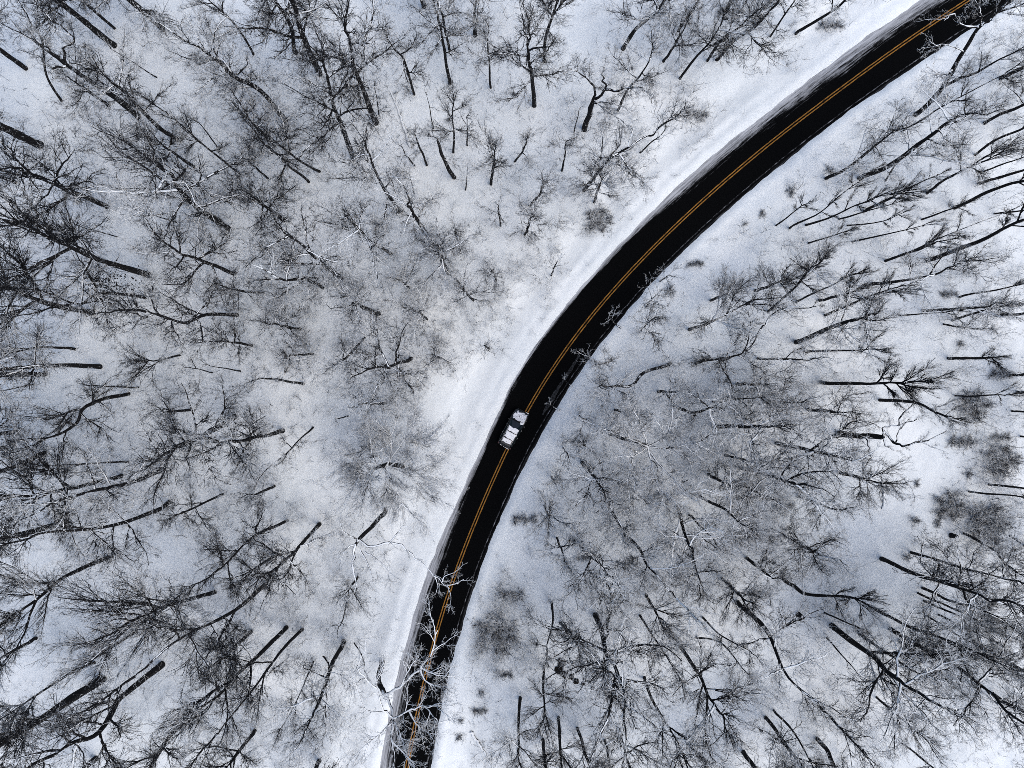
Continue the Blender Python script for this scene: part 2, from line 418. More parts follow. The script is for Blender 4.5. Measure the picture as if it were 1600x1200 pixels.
# streaks of packed snow left on the right lane
def slush_streak(us):
    P = np.array([[g(u, v)[0], g(u, v)[1]] for u, v, w in us]); Wd = np.array([w for *_, w in us]) / PPM
    D = np.gradient(P, axis=0); D /= np.linalg.norm(D, axis=1, keepdims=True); Nn = np.stack([-D[:, 1], D[:, 0]], 1)
    n = len(P); V = []
    for i in range(n):
        for j, (o, z) in enumerate([(-0.5, 0.004), (-0.2, 0.02), (0.2, 0.02), (0.5, 0.004)]):
            q = P[i] + Nn[i] * Wd[i] * (o + rnd.uniform(-.12, .12)); V.append((q[0], q[1], z))
    Q = [[i * 4 + j, i * 4 + j + 1, i * 4 + j + 5, i * 4 + j + 4] for i in range(n - 1) for j in range(3)]
    return mesh_np('slush_streak', V, Q, M_SLUSH)
m_, nt_, N_, L_, b_ = new_mat('grey_slush')
tc_ = N_.new('ShaderNodeTexCoord'); nz_ = N_.new('ShaderNodeTexNoise'); nz_.inputs['Scale'].default_value = 5; nz_.inputs['Detail'].default_value = 8; nz_.inputs['Roughness'].default_value = 0.75
L_.new(tc_.outputs['Object'], nz_.inputs['Vector'])
L_.new(ramp(N_, L_, nz_.outputs['Fac'], 0.4, (0.006, 0.006, 0.007), 0.8, (0.09, 0.095, 0.10)), b_.inputs['Base Color'])
b_.inputs['Roughness'].default_value = 0.9; b_.inputs['Specular IOR Level'].default_value = 0.05
M_SLUSH = m_
def densify(pts, k=6):
    out = []
    for a, b in zip(pts[:-1], pts[1:]):
        for i in range(k): out.append(tuple(a[j] + (b[j] - a[j]) * i / k for j in range(3)))
    return out + [pts[-1]]
for s_ in ([(906,554,2),(898,567,4),(889,582,5),(879,597,3),(874,606,2)], [(877,598,3),(868,614,6),(860,628,7),(852,640,4),(848,648,2)]):
    link('slush_streak', slush_streak(densify(s_)), road)['label'] = 'grey streak of slush on the right lane ahead of the car'

# ------------------------------------------------------------------ branch library
def rand_perp(T, n):
    r = rg.normal(size=T.shape); r -= (r * T).sum(-1, keepdims=True) * T; return norm(r)

def grow(P, R, kids, t0, t1, ang, len_f, n, wig, up, rf, rmin, spread_len=None):
    """children polylines on parents P (N,m,3)"""
    N, m, _ = P.shape
    t = np.sort(rg.uniform(t0, t1, (N, kids)), axis=1)
    t[:, -1] = 0.97
    idx = t * (m - 1); i = np.clip(idx.astype(int), 0, m - 2); f = (idx - i)[..., None]
    ar = np.arange(N)[:, None]
    base = P[ar, i] * (1 - f) + P[ar, i + 1] * f
    T = norm(P[ar, i + 1] - P[ar, i])
    pr = R[ar, i] * (1 - f[..., 0]) + R[ar, i + 1] * f[..., 0]
    plen = np.linalg.norm(np.diff(P, axis=1), axis=2).sum(1)[:, None]
    a = rg.uniform(*ang, (N, kids))[..., None]
    d = norm(T * np.cos(a) + rand_perp(T, None) * np.sin(a))
    d = norm(d + np.array([0, 0, up]))
    L = plen * len_f * (1.15 - 0.65 * t) * rg.uniform(0.6, 1.25, (N, kids))
    d = d.reshape(-1, 3); base = base.reshape(-1, 3); L = L.reshape(-1); pr = pr.reshape(-1)
    out = np.zeros((len(d), n, 3)); out[:, 0] = base; cur = d.copy()
    for s in range(1, n):
        cur = norm(cur + rg.normal(size=cur.shape) * wig + np.array([0, 0, up * 0.35]))
        out[:, s] = out[:, s - 1] + cur * (L / (n - 1))[:, None]
    rb = np.maximum(np.minimum(pr * rf, L * 0.02 + rmin), rmin)
    rr = rb[:, None] * np.linspace(1, 0.45, n)[None, :]
    return out, np.maximum(rr, rmin * 0.6)

def branch_variant(style):
    """a limb one unit long, growing along +Z, with its side branches and twigs"""
    n = 9
    P = np.zeros((1, n, 3)); cur = np.array([0., 0., 1.]); w = {'oak': 0.20, 'fan': 0.12, 'broom': 0.07, 'sparse': 0.18}[style]
    for i in range(1, n):
        cur = cur + rg.normal(size=3) * w + np.array([0, 0, 0.12]); cur /= np.linalg.norm(cur); P[0, i] = P[0, i - 1] + cur / (n - 1)
    R = (0.0178 * np.linspace(1, 0.20, n))[None, :]
    if style == 'oak':
        b2 = grow(P, R, 12, 0.10, 1, (0.55, 1.2), 0.50, 6, 0.28, 0.10, 0.52, 0.0027)
        b3 = grow(*b2, 9, 0.10, 1, (0.45, 1.2), 0.46, 4, 0.30, 0.08, 0.66, 0.0017)
        b4 = grow(*b3, 5, 0.12, 1, (0.4, 1.2), 0.60, 3, 0.30, 0.06, 0.72, 0.00125)
    elif style == 'fan':
        b2 = grow(P, R, 12, 0.10, 1, (0.35, 0.9), 0.58, 6, 0.17, 0.20, 0.52, 0.0027)
        b3 = grow(*b2, 10, 0.10, 1, (0.35, 0.95), 0.46, 4, 0.20, 0.12, 0.66, 0.0016)
        b4 = grow(*b3, 5, 0.15, 1, (0.35, 1.0), 0.56, 3, 0.24, 0.08, 0.72, 0.0012)
    elif style == 'sparse':
        b2 = grow(P, R, 6, 0.15, 1, (0.4, 1.0), 0.55, 6, 0.20, 0.15, 0.60, 0.0060)
        b3 = grow(*b2, 5, 0.15, 1, (0.4, 1.1), 0.50, 4, 0.24, 0.10, 0.68, 0.0040)
        b4 = grow(*b3, 3, 0.2, 1, (0.35, 1.0), 0.56, 3, 0.24, 0.08, 0.72, 0.0030)
    else:
        b2 = grow(P, R, 12, 0.08, 1, (0.2, 0.55), 0.58, 6, 0.07, 0.30, 0.55, 0.0031)
        b3 = grow(*b2, 8, 0.1, 1, (0.2, 0.6), 0.45, 4, 0.10, 0.25, 0.7, 0.0020)
        b4 = grow(*b3, 5, 0.2, 1, (0.25, 0.7), 0.55, 3, 0.15, 0.15, 0.72, 0.0014)
    wood = merge([tubes(P, R, 7), tubes(*b2, 4)])
    tw = merge([tubes(*b3, 3), tubes(*b4, 3)])
    return wood, tw
LIB = {}
for st, cnt in (('oak', 7), ('fan', 6), ('broom', 4), ('sparse', 4)):
    LIB[st] = []
    for i in range(cnt):
        wood, tw = branch_variant(st)
        LIB[st].append((mesh_np('limb', *wood, M_BARK), mesh_np('twigs', *tw, M_TWIG), mesh_np('branch', *merge([wood, tw]), M_TWIG)))

def add_branch(parent, base, d, L, style, snow, sub=False, roll=None):
    """hang a branch of the library on parent; base in the parent's frame"""
    wd, tw, both = rnd.choice(LIB[style])
    if rnd.random() < (0.15 if snow < 0.25 else 0.36): snow = min(0.9, snow + rnd.uniform(0.25, 0.6))
    q = Vector(d).to_track_quat('Z', 'Y') @ Euler((0, 0, rnd.uniform(0, 6.28) if roll is None else roll)).to_quaternion()
    o = bpy.data.objects.new('branch' if sub else 'limb', both if sub else wd); COL.objects.link(o); o.parent = parent
    o.location = base; o.rotation_mode = 'QUATERNION'; o.rotation_quaternion = q
    k = L * rnd.uniform(0.92, 1.08); o.scale = (k, k, k); o.color = (snow, snow, snow, 1)
    if not sub:
        t = bpy.data.objects.new('twigs', tw); COL.objects.link(t); t.parent = o; t['kind'] = 'stuff'; t.color = (snow * 0.9, snow, snow, 1)
    return o

# ------------------------------------------------------------------ trees
def height_at(b, p):
    """height of the trunk point seen at photo pixel p, for a tree rooted at photo pixel b"""
    b = np.array(b, float) - (800, 600); p = np.array(p, float) - (800, 600)
    rb = np.linalg.norm(b); rp = rb + (p - b) @ (b / rb)
    hr = H * (1 - rb / max(rp, rb + 1e-3)); ln = np.linalg.norm(p - b) / PPM
    return hr, ln

def world_at(p, h):
    return np.array([(p[0] - 800) * (H - h) / F, (600 - p[1]) * (H - h) / F, h])

SIZE = [(12, 'massive'), (8.5, 'thick'), (6.5, 'sturdy'), (4.5, 'medium'), (3.2, 'slender'), (0, 'thin')]
used_labels = set()
TREES = []

def make_tree(pts, w, style='oak', snow=0.18, crown=1.0, label=None, limbs=None, n=None, hcap=None, group=None):
    b = pts[0]
    if w < 3.1 and style != 'broom': style = 'sparse'
    hmax = hcap or np.interp(w, [2, 3, 4, 6, 8, 10, 14], [7, 9, 12.5, 16, 18, 19, 21])
    hs = [0.0]
    for p in pts[1:]:
        hr, ln = height_at(b, p)
        h = min(max(hr, ln * 0.85, hs[-1] + 0.8), hmax - 0.02 * len(pts) + 0.02 * len(hs)); hs.append(max(h, hs[-1] + 0.1))
    W = np.array([world_at(p, h) for p, h in zip(pts, hs)])
    z0 = gz(W[0, 0], W[0, 1]); W[0, 2] = z0 - 0.25
    root = link('bare_tree', None, loc=(W[0, 0], W[0, 1], z0)); root.empty_display_size = 0.5
    P = W - np.array([W[0, 0], W[0, 1], z0])
    # leader beyond the last digitised point
    Ht = np.interp(w, [2, 3, 4, 6, 8, 10, 14], [8, 11, 15, 19, 22, 23.5, 25])
    top = max(Ht - P[-1, 2], 2.0)
    r0 = 0.46 * w / PPM
    last = P[-1] - P[-2]; last = last / np.linalg.norm(last)
    ext_d = last * 0.6 + np.array([0, 0, 0.8]); ext_d /= np.linalg.norm(ext_d)
    stop = bool(limbs) and n == 0
    PP = P if stop else np.vstack([P, P[-1] + ext_d * top * 0.35])
    # smooth and roughen the trunk line
    Pc = catmull3(PP, 14)
    m = len(Pc); t = np.linspace(0, 1, m)
    nzv = rg.normal(size=(m + 4, 3)); nzv = (nzv[:-4] + 2 * nzv[1:-3] + 3 * nzv[2:-2] + 2 * nzv[3:-1] + nzv[4:]) / 4.4
    seg = np.linalg.norm(np.diff(Pc, axis=0), axis=1).mean()
    Pc[1:-1] += nzv[1:-1] * np.array([1, 1, 0]) * min(r0 * 0.4, seg * 0.075)
    hfrac = np.clip(Pc[:, 2] / Ht, 0, 1)
    R = r0 * (1 - 0.78 * hfrac ** 1.25)
    R[0] *= 1.10
    if not stop: R[-3:] *= (0.85, 0.65, 0.35)
    else: R[-1] *= 0.5
    R *= rg.uniform(0.90, 1.08, m)
    Vt, Qt = tubes(Pc[None], R[None], 9 if w > 4 else 6)
    tr = link('trunk', mesh_np('trunk', Vt, Qt, M_BARK), root); tr.color = (snow * 0.8,) * 3 + (1,)
    Lb = np.interp(w, [2, 3, 4, 6, 8, 10, 14], [2.0, 2.9, 4.1, 6.0, 7.4, 8.2, 8.8]) * crown
    if style == 'broom': Lb *= 0.8
    nl = n if n is not None else int(round(np.interp(w, [2, 3, 4, 6, 8, 14], [3, 4, 5, 7, 8, 10])))
    if limbs:
        for (lp, lw, lstyle, lk) in limbs:
            LP = np.array([world_at(q[:2], q[2]) for q in lp]) - np.array([W[0, 0], W[0, 1], z0])
            Lc = catmull3(LP, 5); mm = len(Lc)
            Lc[1:-1] += rg.normal(size=(mm - 2, 3)) * lw / PPM * 0.18
            RR = 0.40 * lw / PPM * np.linspace(1, 0.28, mm) * rg.uniform(0.8, 1.12, mm)
            lo = link('limb', mesh_np('limb', *tubes(Lc[None], RR[None], 7), M_BARK), root); lo.color = (min(1, snow * 0.98),) * 3 + (1,)
            nb = max(2, int(lk * (2.9 if lstyle == 'sparse' else 2.2)))
            for q in range(nb):
                tt = 0.30 + 0.7 * (q + 0.6) / nb if q < nb - 1 else 0.985
                ii = min(int(tt * (mm - 1)), mm - 2); dd = Lc[ii + 1] - Lc[ii]; dd /= np.linalg.norm(dd)
                side = rg.normal(size=3); side -= side @ dd * dd; side /= np.linalg.norm(side)
                mixv = dd * (0.9 if q < nb - 1 else 1.6) + side * 0.9 + np.array([0, 0, 0.25])
                add_branch(lo, Lc[ii], mixv, lk * (1.0 if q == nb - 1 else rnd.uniform(0.55, 0.95)), lstyle, snow, sub=True)
    if nl:
        # leader
        add_branch(root, Pc[-1], ext_d, Lb * 0.95, style, snow)
        hi0 = {'oak': 0.42, 'sparse': 0.45, 'broom': 0.66}.get(style, 0.5)
        ph = rnd.uniform(0, 6.28)
        for q in range(nl):
            fh = hi0 + (0.97 - hi0) * ((q + rnd.uniform(0.1, 0.9)) / nl)
            zt = Pc[-1, 2] * fh; ii = int(np.clip(np.searchsorted(Pc[:, 2], zt), 1, m - 1))
            ph += 2.4 + rnd.uniform(-0.5, 0.5)
            el = {'oak': rnd.uniform(0.2, 0.85), 'sparse': rnd.uniform(0.4, 0.95), 'fan': rnd.uniform(0.6, 1.05), 'broom': rnd.uniform(0.95, 1.25)}[style]
            dd = np.array([math.cos(ph) * math.cos(el), math.sin(ph) * math.cos(el), math.sin(el)])
            add_branch(root, Pc[ii], dd, Lb * rnd.uniform(0.6, 1.0) * (1.1 - 0.35 * (fh - hi0)), style, snow)
    dx, dy = pts[-1][0] - b[0], pts[-1][1] - b[1]
    chord = math.hypot(dx, dy); dev = 0
    for p in pts[1:-1]: dev = max(dev, abs((p[0] - b[0]) * dy - (p[1] - b[1]) * dx) / max(chord, 1))
    size = next(s for a, s in SIZE if w >= a)
    form = 'crooked' if dev > 0.10 * chord else ('straight' if len(pts) < 3 or dev < 0.03 * chord else 'bent')
    off = float(nearest(np.array([W[0, 0]]), np.array([W[0, 1]]))[0][0])
    tag(root, label, 'tree', group or ('bare trees left of the road' if off > 0 else 'bare trees right of the road'))
    if not label: TREES.append((root, b, size, form, off > 0))
    return root

def catmull3(P, per):
    P = np.array(P, float); Q = np.vstack([2 * P[0] - P[1], P, 2 * P[-1] - P[-2]]); out = []
    per = max(3, int(per / max(1, len(P) - 1)) + 2)
    for i in range(1, len(Q) - 2):
        t = np.linspace(0, 1, per, endpoint=False)[:, None]
        out.append(0.5 * (2 * Q[i] + (Q[i + 1] - Q[i - 1]) * t + (2 * Q[i - 1] - 5 * Q[i] + 4 * Q[i + 1] - Q[i + 2]) * t ** 2 + (-Q[i - 1] + 3 * Q[i] - 3 * Q[i + 1] + Q[i + 2]) * t ** 3))
    out.append(P[-1:]); return np.vstack(out)

#TREES_BEGIN
# (trunk line in photo pixels from the foot upwards, trunk width in pixels, style, options)
O, FN, B, SPR = 'oak', 'fan', 'broom', 'sparse'
T_ = [
 ([(180,72),(135,35),(90,0)],10,FN), ([(180,45),(127,0)],5,FN), ([(102,28),(62,0)],3,FN), ([(257,47),(230,22),(203,0)],10,O),
 ([(397,87),(370,40),(325,0)],4,FN), ([(42,108),(0,78)],8,FN), ([(97,160),(72,117),(67,67)],4,O),
 ([(278,218),(247,197),(200,150)],7,O), ([(63,227),(0,197)],14,FN,{'crown':0.8}), ([(168,323),(97,293)],9,O,{'crown':1.15}),
 ([(358,358),(297,317),(273,280)],9,O,{'crown':1.2}), ([(377,273),(320,227),(267,183)],4,FN), ([(345,238),(315,197)],2.5,FN),
 ([(338,313),(317,298),(267,263)],3,FN), ([(277,348),(213,327)],2.5,O), ([(233,430),(143,400),(110,385)],10,FN,{'crown':1.2,'n':6}),
 ([(183,370),(130,355)],2.2,O), ([(247,122),(180,80)],2.2,FN),
 ([(500,117),(477,67),(465,20)],10,O,{'crown':1.0}), ([(463,83),(453,40),(430,0)],7,FN), ([(507,85),(492,43)],3,FN,{'n':1}),
 ([(588,192),(557,117),(550,73)],9,O,{'crown':1.1}), ([(592,180),(587,143)],2.2,FN,{'n':1}), ([(647,147),(633,97),(617,80)],4.5,O),
 ([(703,130),(695,83),(687,37)],6,O,{'crown':0.8}), ([(702,77),(693,33),(683,0)],4.5,O), ([(662,10),(656,-16)],9,O), ([(742,55),(743,20),(748,-8)],8,O),
 ([(767,137),(763,93),(762,70)],4,O,{'crown':0.9}), ([(552,247),(537,207),(523,170),(515,127)],9,O,{'crown':0.95}), ([(500,268),(463,248),(400,197)],4.5,O,{'crown':1.3}),
 ([(483,285),(457,263),(430,240)],4.5,O,{'crown':1.3}), ([(420,280),(400,263)],3.5,O), ([(710,277),(698,258),(690,237)],7,O,{'n':2,'crown':0.5}),
 ([(767,288),(772,257)],5,FN,{'crown':0.9}), ([(667,258),(655,227)],4,O,{'crown':0.6}), ([(648,260),(635,242)],3,O),
 ([(627,330),(597,287),(580,247)],7,O,{'crown':0.85}), ([(668,368),(645,333)],7.5,O,{'crown':0.8}), ([(612,397),(580,377),(563,360)],6,O,{'crown':1.15}),
 ([(647,303),(641,277)],2.2,FN,{'n':1}), ([(536,437),(487,398),(455,372)],7,O), ([(505,450),(480,437),(450,438)],6,O,{'crown':1.1}), ([(727,297),(730,270)],2.2,FN,{'n':1}),
 ([(708,238),(708,180)],4,FN,{'crown':1.1}), ([(730,227),(730,193)],2.8,FN), ([(677,200),(668,153)],2.4,FN,{'n':1}), ([(782,353),(779,327)],3,O),
 ([(835,165),(832,117),(827,97)],7.5,O,{'crown':1.05}), ([(850,95),(855,50),(872,0)],6,FN,{'crown':1.0}), ([(973,77),(1000,37),(1027,17)],7,O),
 ([(1058,50),(1090,3)],4.5,O), ([(1133,20),(1145,-4)],6,O), ([(1036,97),(1053,73)],4.5,O), ([(1062,123),(1090,87),(1117,53)],4.5,FN),
 ([(1105,95),(1133,57),(1150,47)],4.5,FN), ([(1120,93),(1147,63),(1177,43)],6.5,O), ([(965,173),(980,143),(1000,120),(1013,97)],4.5,O), ([(897,207),(903,180)],2.2,FN,{'n':1}),
 ([(878,267),(883,230)],3.5,O,{'crown':1.1}), ([(827,322),(843,303)],4.5,O,{'crown':0.9}), ([(928,317),(933,300)],4.5,FN,{'crown':1.0}),
 ([(912,298),(943,257),(980,230),(1013,213)],6.5,O,{'snow':0.4}), ([(1000,238),(1033,210)],3,O), ([(820,367),(825,355)],4.5,O), ([(803,252),(817,236)],3.5,O),
 ([(1413,203),(1473,167),(1560,120)],3.5,FN), ([(1292,278),(1333,257),(1367,227)],5.5,O), ([(1343,278),(1390,257),(1427,230),(1473,197)],8.5,O,{'crown':0.8}),
 ([(1448,303),(1467,287),(1500,267),(1533,253)],4.5,FN), ([(1538,193),(1567,177),(1600,163)],5.5,O), ([(1523,243),(1567,213),(1600,200)],4.5,B),
 ([(1537,268),(1600,245)],2.8,B), ([(1528,287),(1560,277),(1600,265)],5,B), ([(1490,325),(1543,300),(1600,283)],6,B), ([(1440,343),(1490,325)],3,B),
 ([(1233,357),(1283,330),(1333,290)],3.6,B), ([(1258,352),(1310,333),(1360,313)],3.8,B), ([(1310,342),(1393,320)],3,B), ([(1393,303),(1457,277)],2.8,B),
 ([(1262,380),(1317,363)],2.8,B), ([(1330,378),(1433,355)],3,B), ([(1323,352),(1373,347),(1400,337)],2.8,B), ([(1447,407),(1527,377),(1600,343)],7.5,B,{'crown':0.9}),
 ([(1383,408),(1440,387)],4.5,B), ([(1412,398),(1480,368),(1567,333)],3.2,B), ([(1203,58),(1237,7)],3.4,FN), ([(1243,53),(1280,30),(1317,3)],5,FN),
 ([(1212,353),(1253,323)],3,B), ([(1553,333),(1600,328)],3,B), ([(1385,283),(1400,257)],3,O,{'snow':0.5,'n':1}), ([(1563,123),(1600,105)],6.5,O,{'snow':0.35}),
 ([(143,488),(67,472),(33,457)],9.5,FN,{'crown':1.15}), ([(228,465),(160,458),(133,473)],5.5,O,{'crown':1.2}),
 ([(372,492),(320,492),(287,503),(240,490)],6.5,O,{'crown':1.15}), ([(370,427),(330,413),(300,402)],6.5,O,{'crown':1.1}), ([(413,458),(373,453)],4.5,O),
 ([(118,546),(67,543),(0,552)],4.5,O), ([(157,573),(83,570),(0,577)],8.5,O,{'snow':0.4}), ([(70,584),(0,585)],9,O,{'snow':0.35}),
 ([(218,605),(147,602)],3,FN), ([(203,615),(160,623),(130,640),(120,660),(97,677)],6.5,O,{'crown':1.0}), ([(28,674),(0,678)],7.5,O,{'crown':1.1}),
 ([(283,555),(247,563)],3.2,FN,{'crown':1.4}), ([(377,580),(333,572)],2.6,FN,{'n':1}), ([(333,582),(300,575)],2.3,FN,{'n':1}),
 ([(443,673),(400,683),(370,687)],7.5,FN,{'crown':1.0}), ([(72,707),(0,737)],8,O), ([(203,722),(83,727)],3.4,FN),
 ([(192,743),(133,758),(80,768)],7,FN,{'crown':1.2}), ([(257,733),(187,758),(163,763)],7.5,O,{'crown':1.1,'snow':0.25}), ([(350,772),(293,797)],4.2,O),
 ([(267,783),(237,800),(160,827),(67,833)],7.5,O), ([(53,600),(0,612)],2.4,FN),
 ([(592,490),(567,480)],7.5,O,{'crown':0.85}), ([(570,527),(543,557)],4.5,O), ([(643,560),(610,572)],6.5,O,{'crown':1.15}), ([(475,600),(413,592)],5,O,{'crown':0.7}),
 ([(698,428),(693,410)],7.5,O,{'crown':0.9}), ([(490,553),(470,555)],4,O,{'crown':1.2}), ([(545,650),(533,653)],2.4,O,{'n':1}), ([(600,630),(567,632)],4.5,O,{'crown':1.1}),
 ([(490,667),(455,700),(423,730)],3.5,O), ([(647,617),(643,607)],3.5,O), ([(740,470),(733,463)],4,O,{'crown':1.2,'snow':0.4}), ([(765,545),(758,540)],3,O,{'snow':0.4,'crown':1.1}),
 ([(668,500),(660,492)],3.6,O,{'crown':1.3}), ([(775,440),(772,425)],3.2,O,{'crown':1.2,'snow':0.4}), ([(862,430),(866,418)],3,O,{'snow':0.45}), ([(720,395),(716,380)],3.5,O,{'crown':1.2}),
 ([(1077,515),(1120,500),(1160,477)],5.5,FN,{'crown':1.1}), ([(1088,568),(1143,557),(1173,543),(1187,517)],5.5,O,{'snow':0.25}),
 ([(1050,567),(1007,583),(987,602),(965,603)],5.5,O,{'snow':0.35,'crown':0.9}), ([(1060,638),(1083,645),(1113,637)],5.5,O,{'crown':1.0,'snow':0.3}), ([(1113,628),(1183,622)],3.6,O),
 ([(1117,667),(1173,665)],8,O,{'snow':0.35,'crown':1.0}), ([(910,723),(930,748)],7,O,{'snow':0.35,'crown':0.95}), ([(1133,712),(1157,717)],4.5,O,{'crown':1.2}),
 ([(1153,730),(1200,743),(1233,752)],7.5,O), ([(1152,753),(1183,770)],4.5,O), ([(1047,780),(1060,800),(1073,843)],7,O,{'crown':1.0}), ([(1092,773),(1133,797),(1150,812)],5.5,O),
 ([(1183,560),(1260,562)],4.2,O,{'crown':1.1}), ([(975,516),(960,505)],2.8,FN,{'snow':0.65,'crown':0.65,'n':3}), ([(897,606),(889,600)],2.0,FN,{'snow':0.8,'n':1,'crown':0.45}), ([(880,644),(866,636)],2.0,FN,{'snow':0.8,'n':1,'crown':0.45}),
 ([(1000,520),(1006,510)],3.5,O,{'snow':0.35,'crown':1.4}), ([(1010,480),(1014,472)],2.6,O,{'snow':0.4,'crown':1.2}), ([(905,650),(912,654)],3.2,O,{'snow':0.4,'crown':1.4}), ([(880,700),(884,705)],3,O,{'snow':0.45,'crown':1.3}),
 ([(960,640),(968,642)],3.5,O,{'snow':0.35,'crown':1.3}), ([(850,790),(855,800)],3.4,FN,{'snow':0.5,'crown':1.5}), ([(870,840),(876,855)],4,FN,{'snow':0.5,'crown':1.4}),
 ([(1200,487),(1233,460),(1267,420)],4.6,FN), ([(1220,447),(1253,430)],3.2,B), ([(1243,472),(1327,432)],3.8,B), ([(1240,483),(1267,480)],2.3,B,{'n':1}),
 ([(1363,443),(1450,432),(1483,417)],5.5,O,{'snow':0.3}), ([(1288,493),(1333,473),(1387,453)],4.6,B), ([(1243,535),(1307,508),(1347,495)],8.5,O,{'snow':0.4,'crown':0.8}),
 ([(1440,485),(1520,482)],4.5,O,{'snow':0.5}), ([(1403,492),(1483,487)],2.6,B), ([(1497,465),(1600,443)],3.5,B), ([(1487,502),(1527,488)],4,B), ([(1553,493),(1600,490)],5.5,O),
 ([(1473,506),(1517,513)],3.2,O), ([(1257,550),(1360,547)],4,B), ([(1282,597),(1347,599),(1407,597)],6.5,B,{'crown':1.0}),
 ([(1373,625),(1433,630),(1467,647)],5.5,B,{'crown':0.8}), ([(1213,692),(1280,707)],7,O,{'crown':1.1}), ([(1490,618),(1560,617)],3.2,B), ([(1575,588),(1600,585)],4.6,O),
 ([(1588,613),(1610,613)],5,O), ([(1580,642),(1602,643)],3.4,O), ([(1593,682),(1612,684)],3.4,O), ([(1513,768),(1600,777)],3.6,B), ([(1543,757),(1600,763)],4,B),
 ([(88,820),(0,843)],9.5,O,{'crown':0.9}), ([(173,870),(117,893),(90,910),(50,943)],7,FN,{'crown':1.2}), ([(337,925),(277,943),(250,950)],7.5,FN,{'crown':1.35,'n':10}),
 ([(417,912),(367,953),(293,993),(257,1013),(230,1040)],7.5,O,{'crown':1.1}), ([(255,1037),(207,1077),(180,1103),(157,1143),(117,1160)],11,O,{'crown':1.1}),
 ([(162,1060),(67,1123),(0,1163)],15,FN,{'crown':0.9,'snow':0.1}), ([(150,1035),(107,1053),(0,1123)],4.5,FN,{'crown':1.2}), ([(320,1112),(267,1147),(240,1193)],7.5,FN,{'crown':1.2}),
 ([(153,1183),(125,1206)],9,FN), ([(448,980),(400,1027),(343,1083)],7.5,FN,{'snow':0.25,'crown':1.1}), ([(473,983),(427,1033),(350,1133)],5.5,FN), ([(450,813),(400,837),(350,883)],5.5,FN,{'crown':1.2}),
 ([(500,818),(460,860),(440,880)],6.5,O,{'snow':0.25,'crown':1.1}), ([(538,1000),(517,1043),(500,1093)],7.5,O,{'snow':0.3,'crown':0.9}), ([(503,1022),(513,1038)],3,O,{'n':1,'crown':0.6}), ([(500,1187),(490,1208)],7.5,O,{'snow':0.2}),
 ([(490,1033),(467,1087),(450,1120)],3.2,FN), ([(543,940),(533,973)],2.6,FN), ([(552,1002),(567,1027)],2.3,FN,{'n':1}),
 ([(975,835),(1000,857),(1017,890),(1047,923)],6.5,FN,{'crown':0.9}), ([(862,940),(863,973),(855,1007)],4.2,FN,{'n':2}), ([(875,972),(892,990)],5,O),
 ([(930,960),(943,997),(953,1027),(963,1050)],9.5,O,{'crown':1.25,'n':12}), ([(1000,962),(1023,997),(1055,1048)],4,FN), ([(1063,1010),(1087,1043),(1110,1090)],6.5,FN,{'crown':1.15}),
 ([(1098,965),(1123,990),(1170,1017)],3.4,FN), ([(1087,997),(1123,1003),(1163,1047)],3.4,O), ([(1153,942),(1197,983),(1230,1060),(1277,1100)],8,O,{'crown':1.0}),
 ([(850,1040),(850,1100)],4.5,FN), ([(813,1090),(810,1160)],5.5,FN,{'snow':0.3}), ([(873,1120),(875,1167)],5.5,FN), ([(848,1155),(852,1200)],5.5,FN), ([(902,1137),(917,1183)],5.5,O),
 ([(945,1155),(953,1197)],4.5,O), ([(1007,1057),(1017,1090),(1057,1157)],5.5,FN,{'crown':1.2}), ([(1080,1163),(1100,1187),(1108,1204)],6.5,O), ([(1160,1173),(1180,1200)],7.5,O),
 ([(967,1137),(970,1150)],4.5,FN,{'crown':1.6}), ([(902,847),(943,890)],6.5,O,{'snow':0.35}), ([(1077,805),(1110,837)],4,O), ([(1080,857),(1085,890)],4,O,{'crown':1.2}), ([(1195,1120),(1243,1183)],6.5,O),
 ([(1377,873),(1433,897),(1493,918),(1533,932)],7.5,O,{'crown':1.1,'n':9}), ([(1422,863),(1500,887),(1567,903)],5,O), ([(1440,918),(1483,937),(1533,953)],4.5,FN), ([(1433,926),(1493,953)],4,FN),
 ([(1442,938),(1533,977)],4,FN), ([(1465,960),(1550,1000)],3.4,FN), ([(1448,962),(1487,987),(1533,1013)],3.4,FN), ([(1368,952),(1407,973),(1453,990),(1500,1007)],5.5,FN),
 ([(1223,902),(1243,917),(1267,930),(1327,933)],6.5,B,{'crown':0.8}), ([(1288,958),(1347,983)],3.2,O), ([(1300,978),(1367,1028),(1387,1047)],10,O,{'crown':1.15,'n':10}),
 ([(1342,990),(1397,1028)],4.8,O), ([(1390,982),(1447,1017),(1483,1033),(1527,1067)],8,O,{'snow':0.3,'crown':1.1}), ([(1292,997),(1343,1057)],2.8,FN),
 ([(1368,1088),(1417,1130)],4,FN,{'crown':1.2}), ([(1208,1108),(1243,1147),(1270,1197)],4,FN), ([(1275,1153),(1293,1173),(1305,1202)],7.5,O), ([(1503,833),(1550,857),(1573,883)],4.5,O),
 ([(1550,1083),(1570,1097),(1600,1113)],6.5,O), ([(1597,852),(1612,856)],4.5,O), ([(1407,1160),(1457,1198)],3.5,FN,{'crown':1.2}),
 ([(1195,628),(1206,628)],6,O,{'crown':0.9}),([(1228,838),(1238,843)],6.5,O,{'crown':0.95}),([(1250,775),(1262,780)],6,O,{'crown':0.9}),([(1262,640),(1275,641)],6,O,{'crown':0.9}),([(1168,872),(1177,880)],6,O,{'crown':0.9}),
 ([(1108,742),(1117,747)],5.5,O),([(955,800),(960,808)],5.5,O,{'crown':0.95}),([(990,765),(996,772)],5,O),([(1028,612),(1038,612)],5,O),([(1130,905),(1138,913)],5.5,FN),([(1045,850),(1050,857)],5,O),
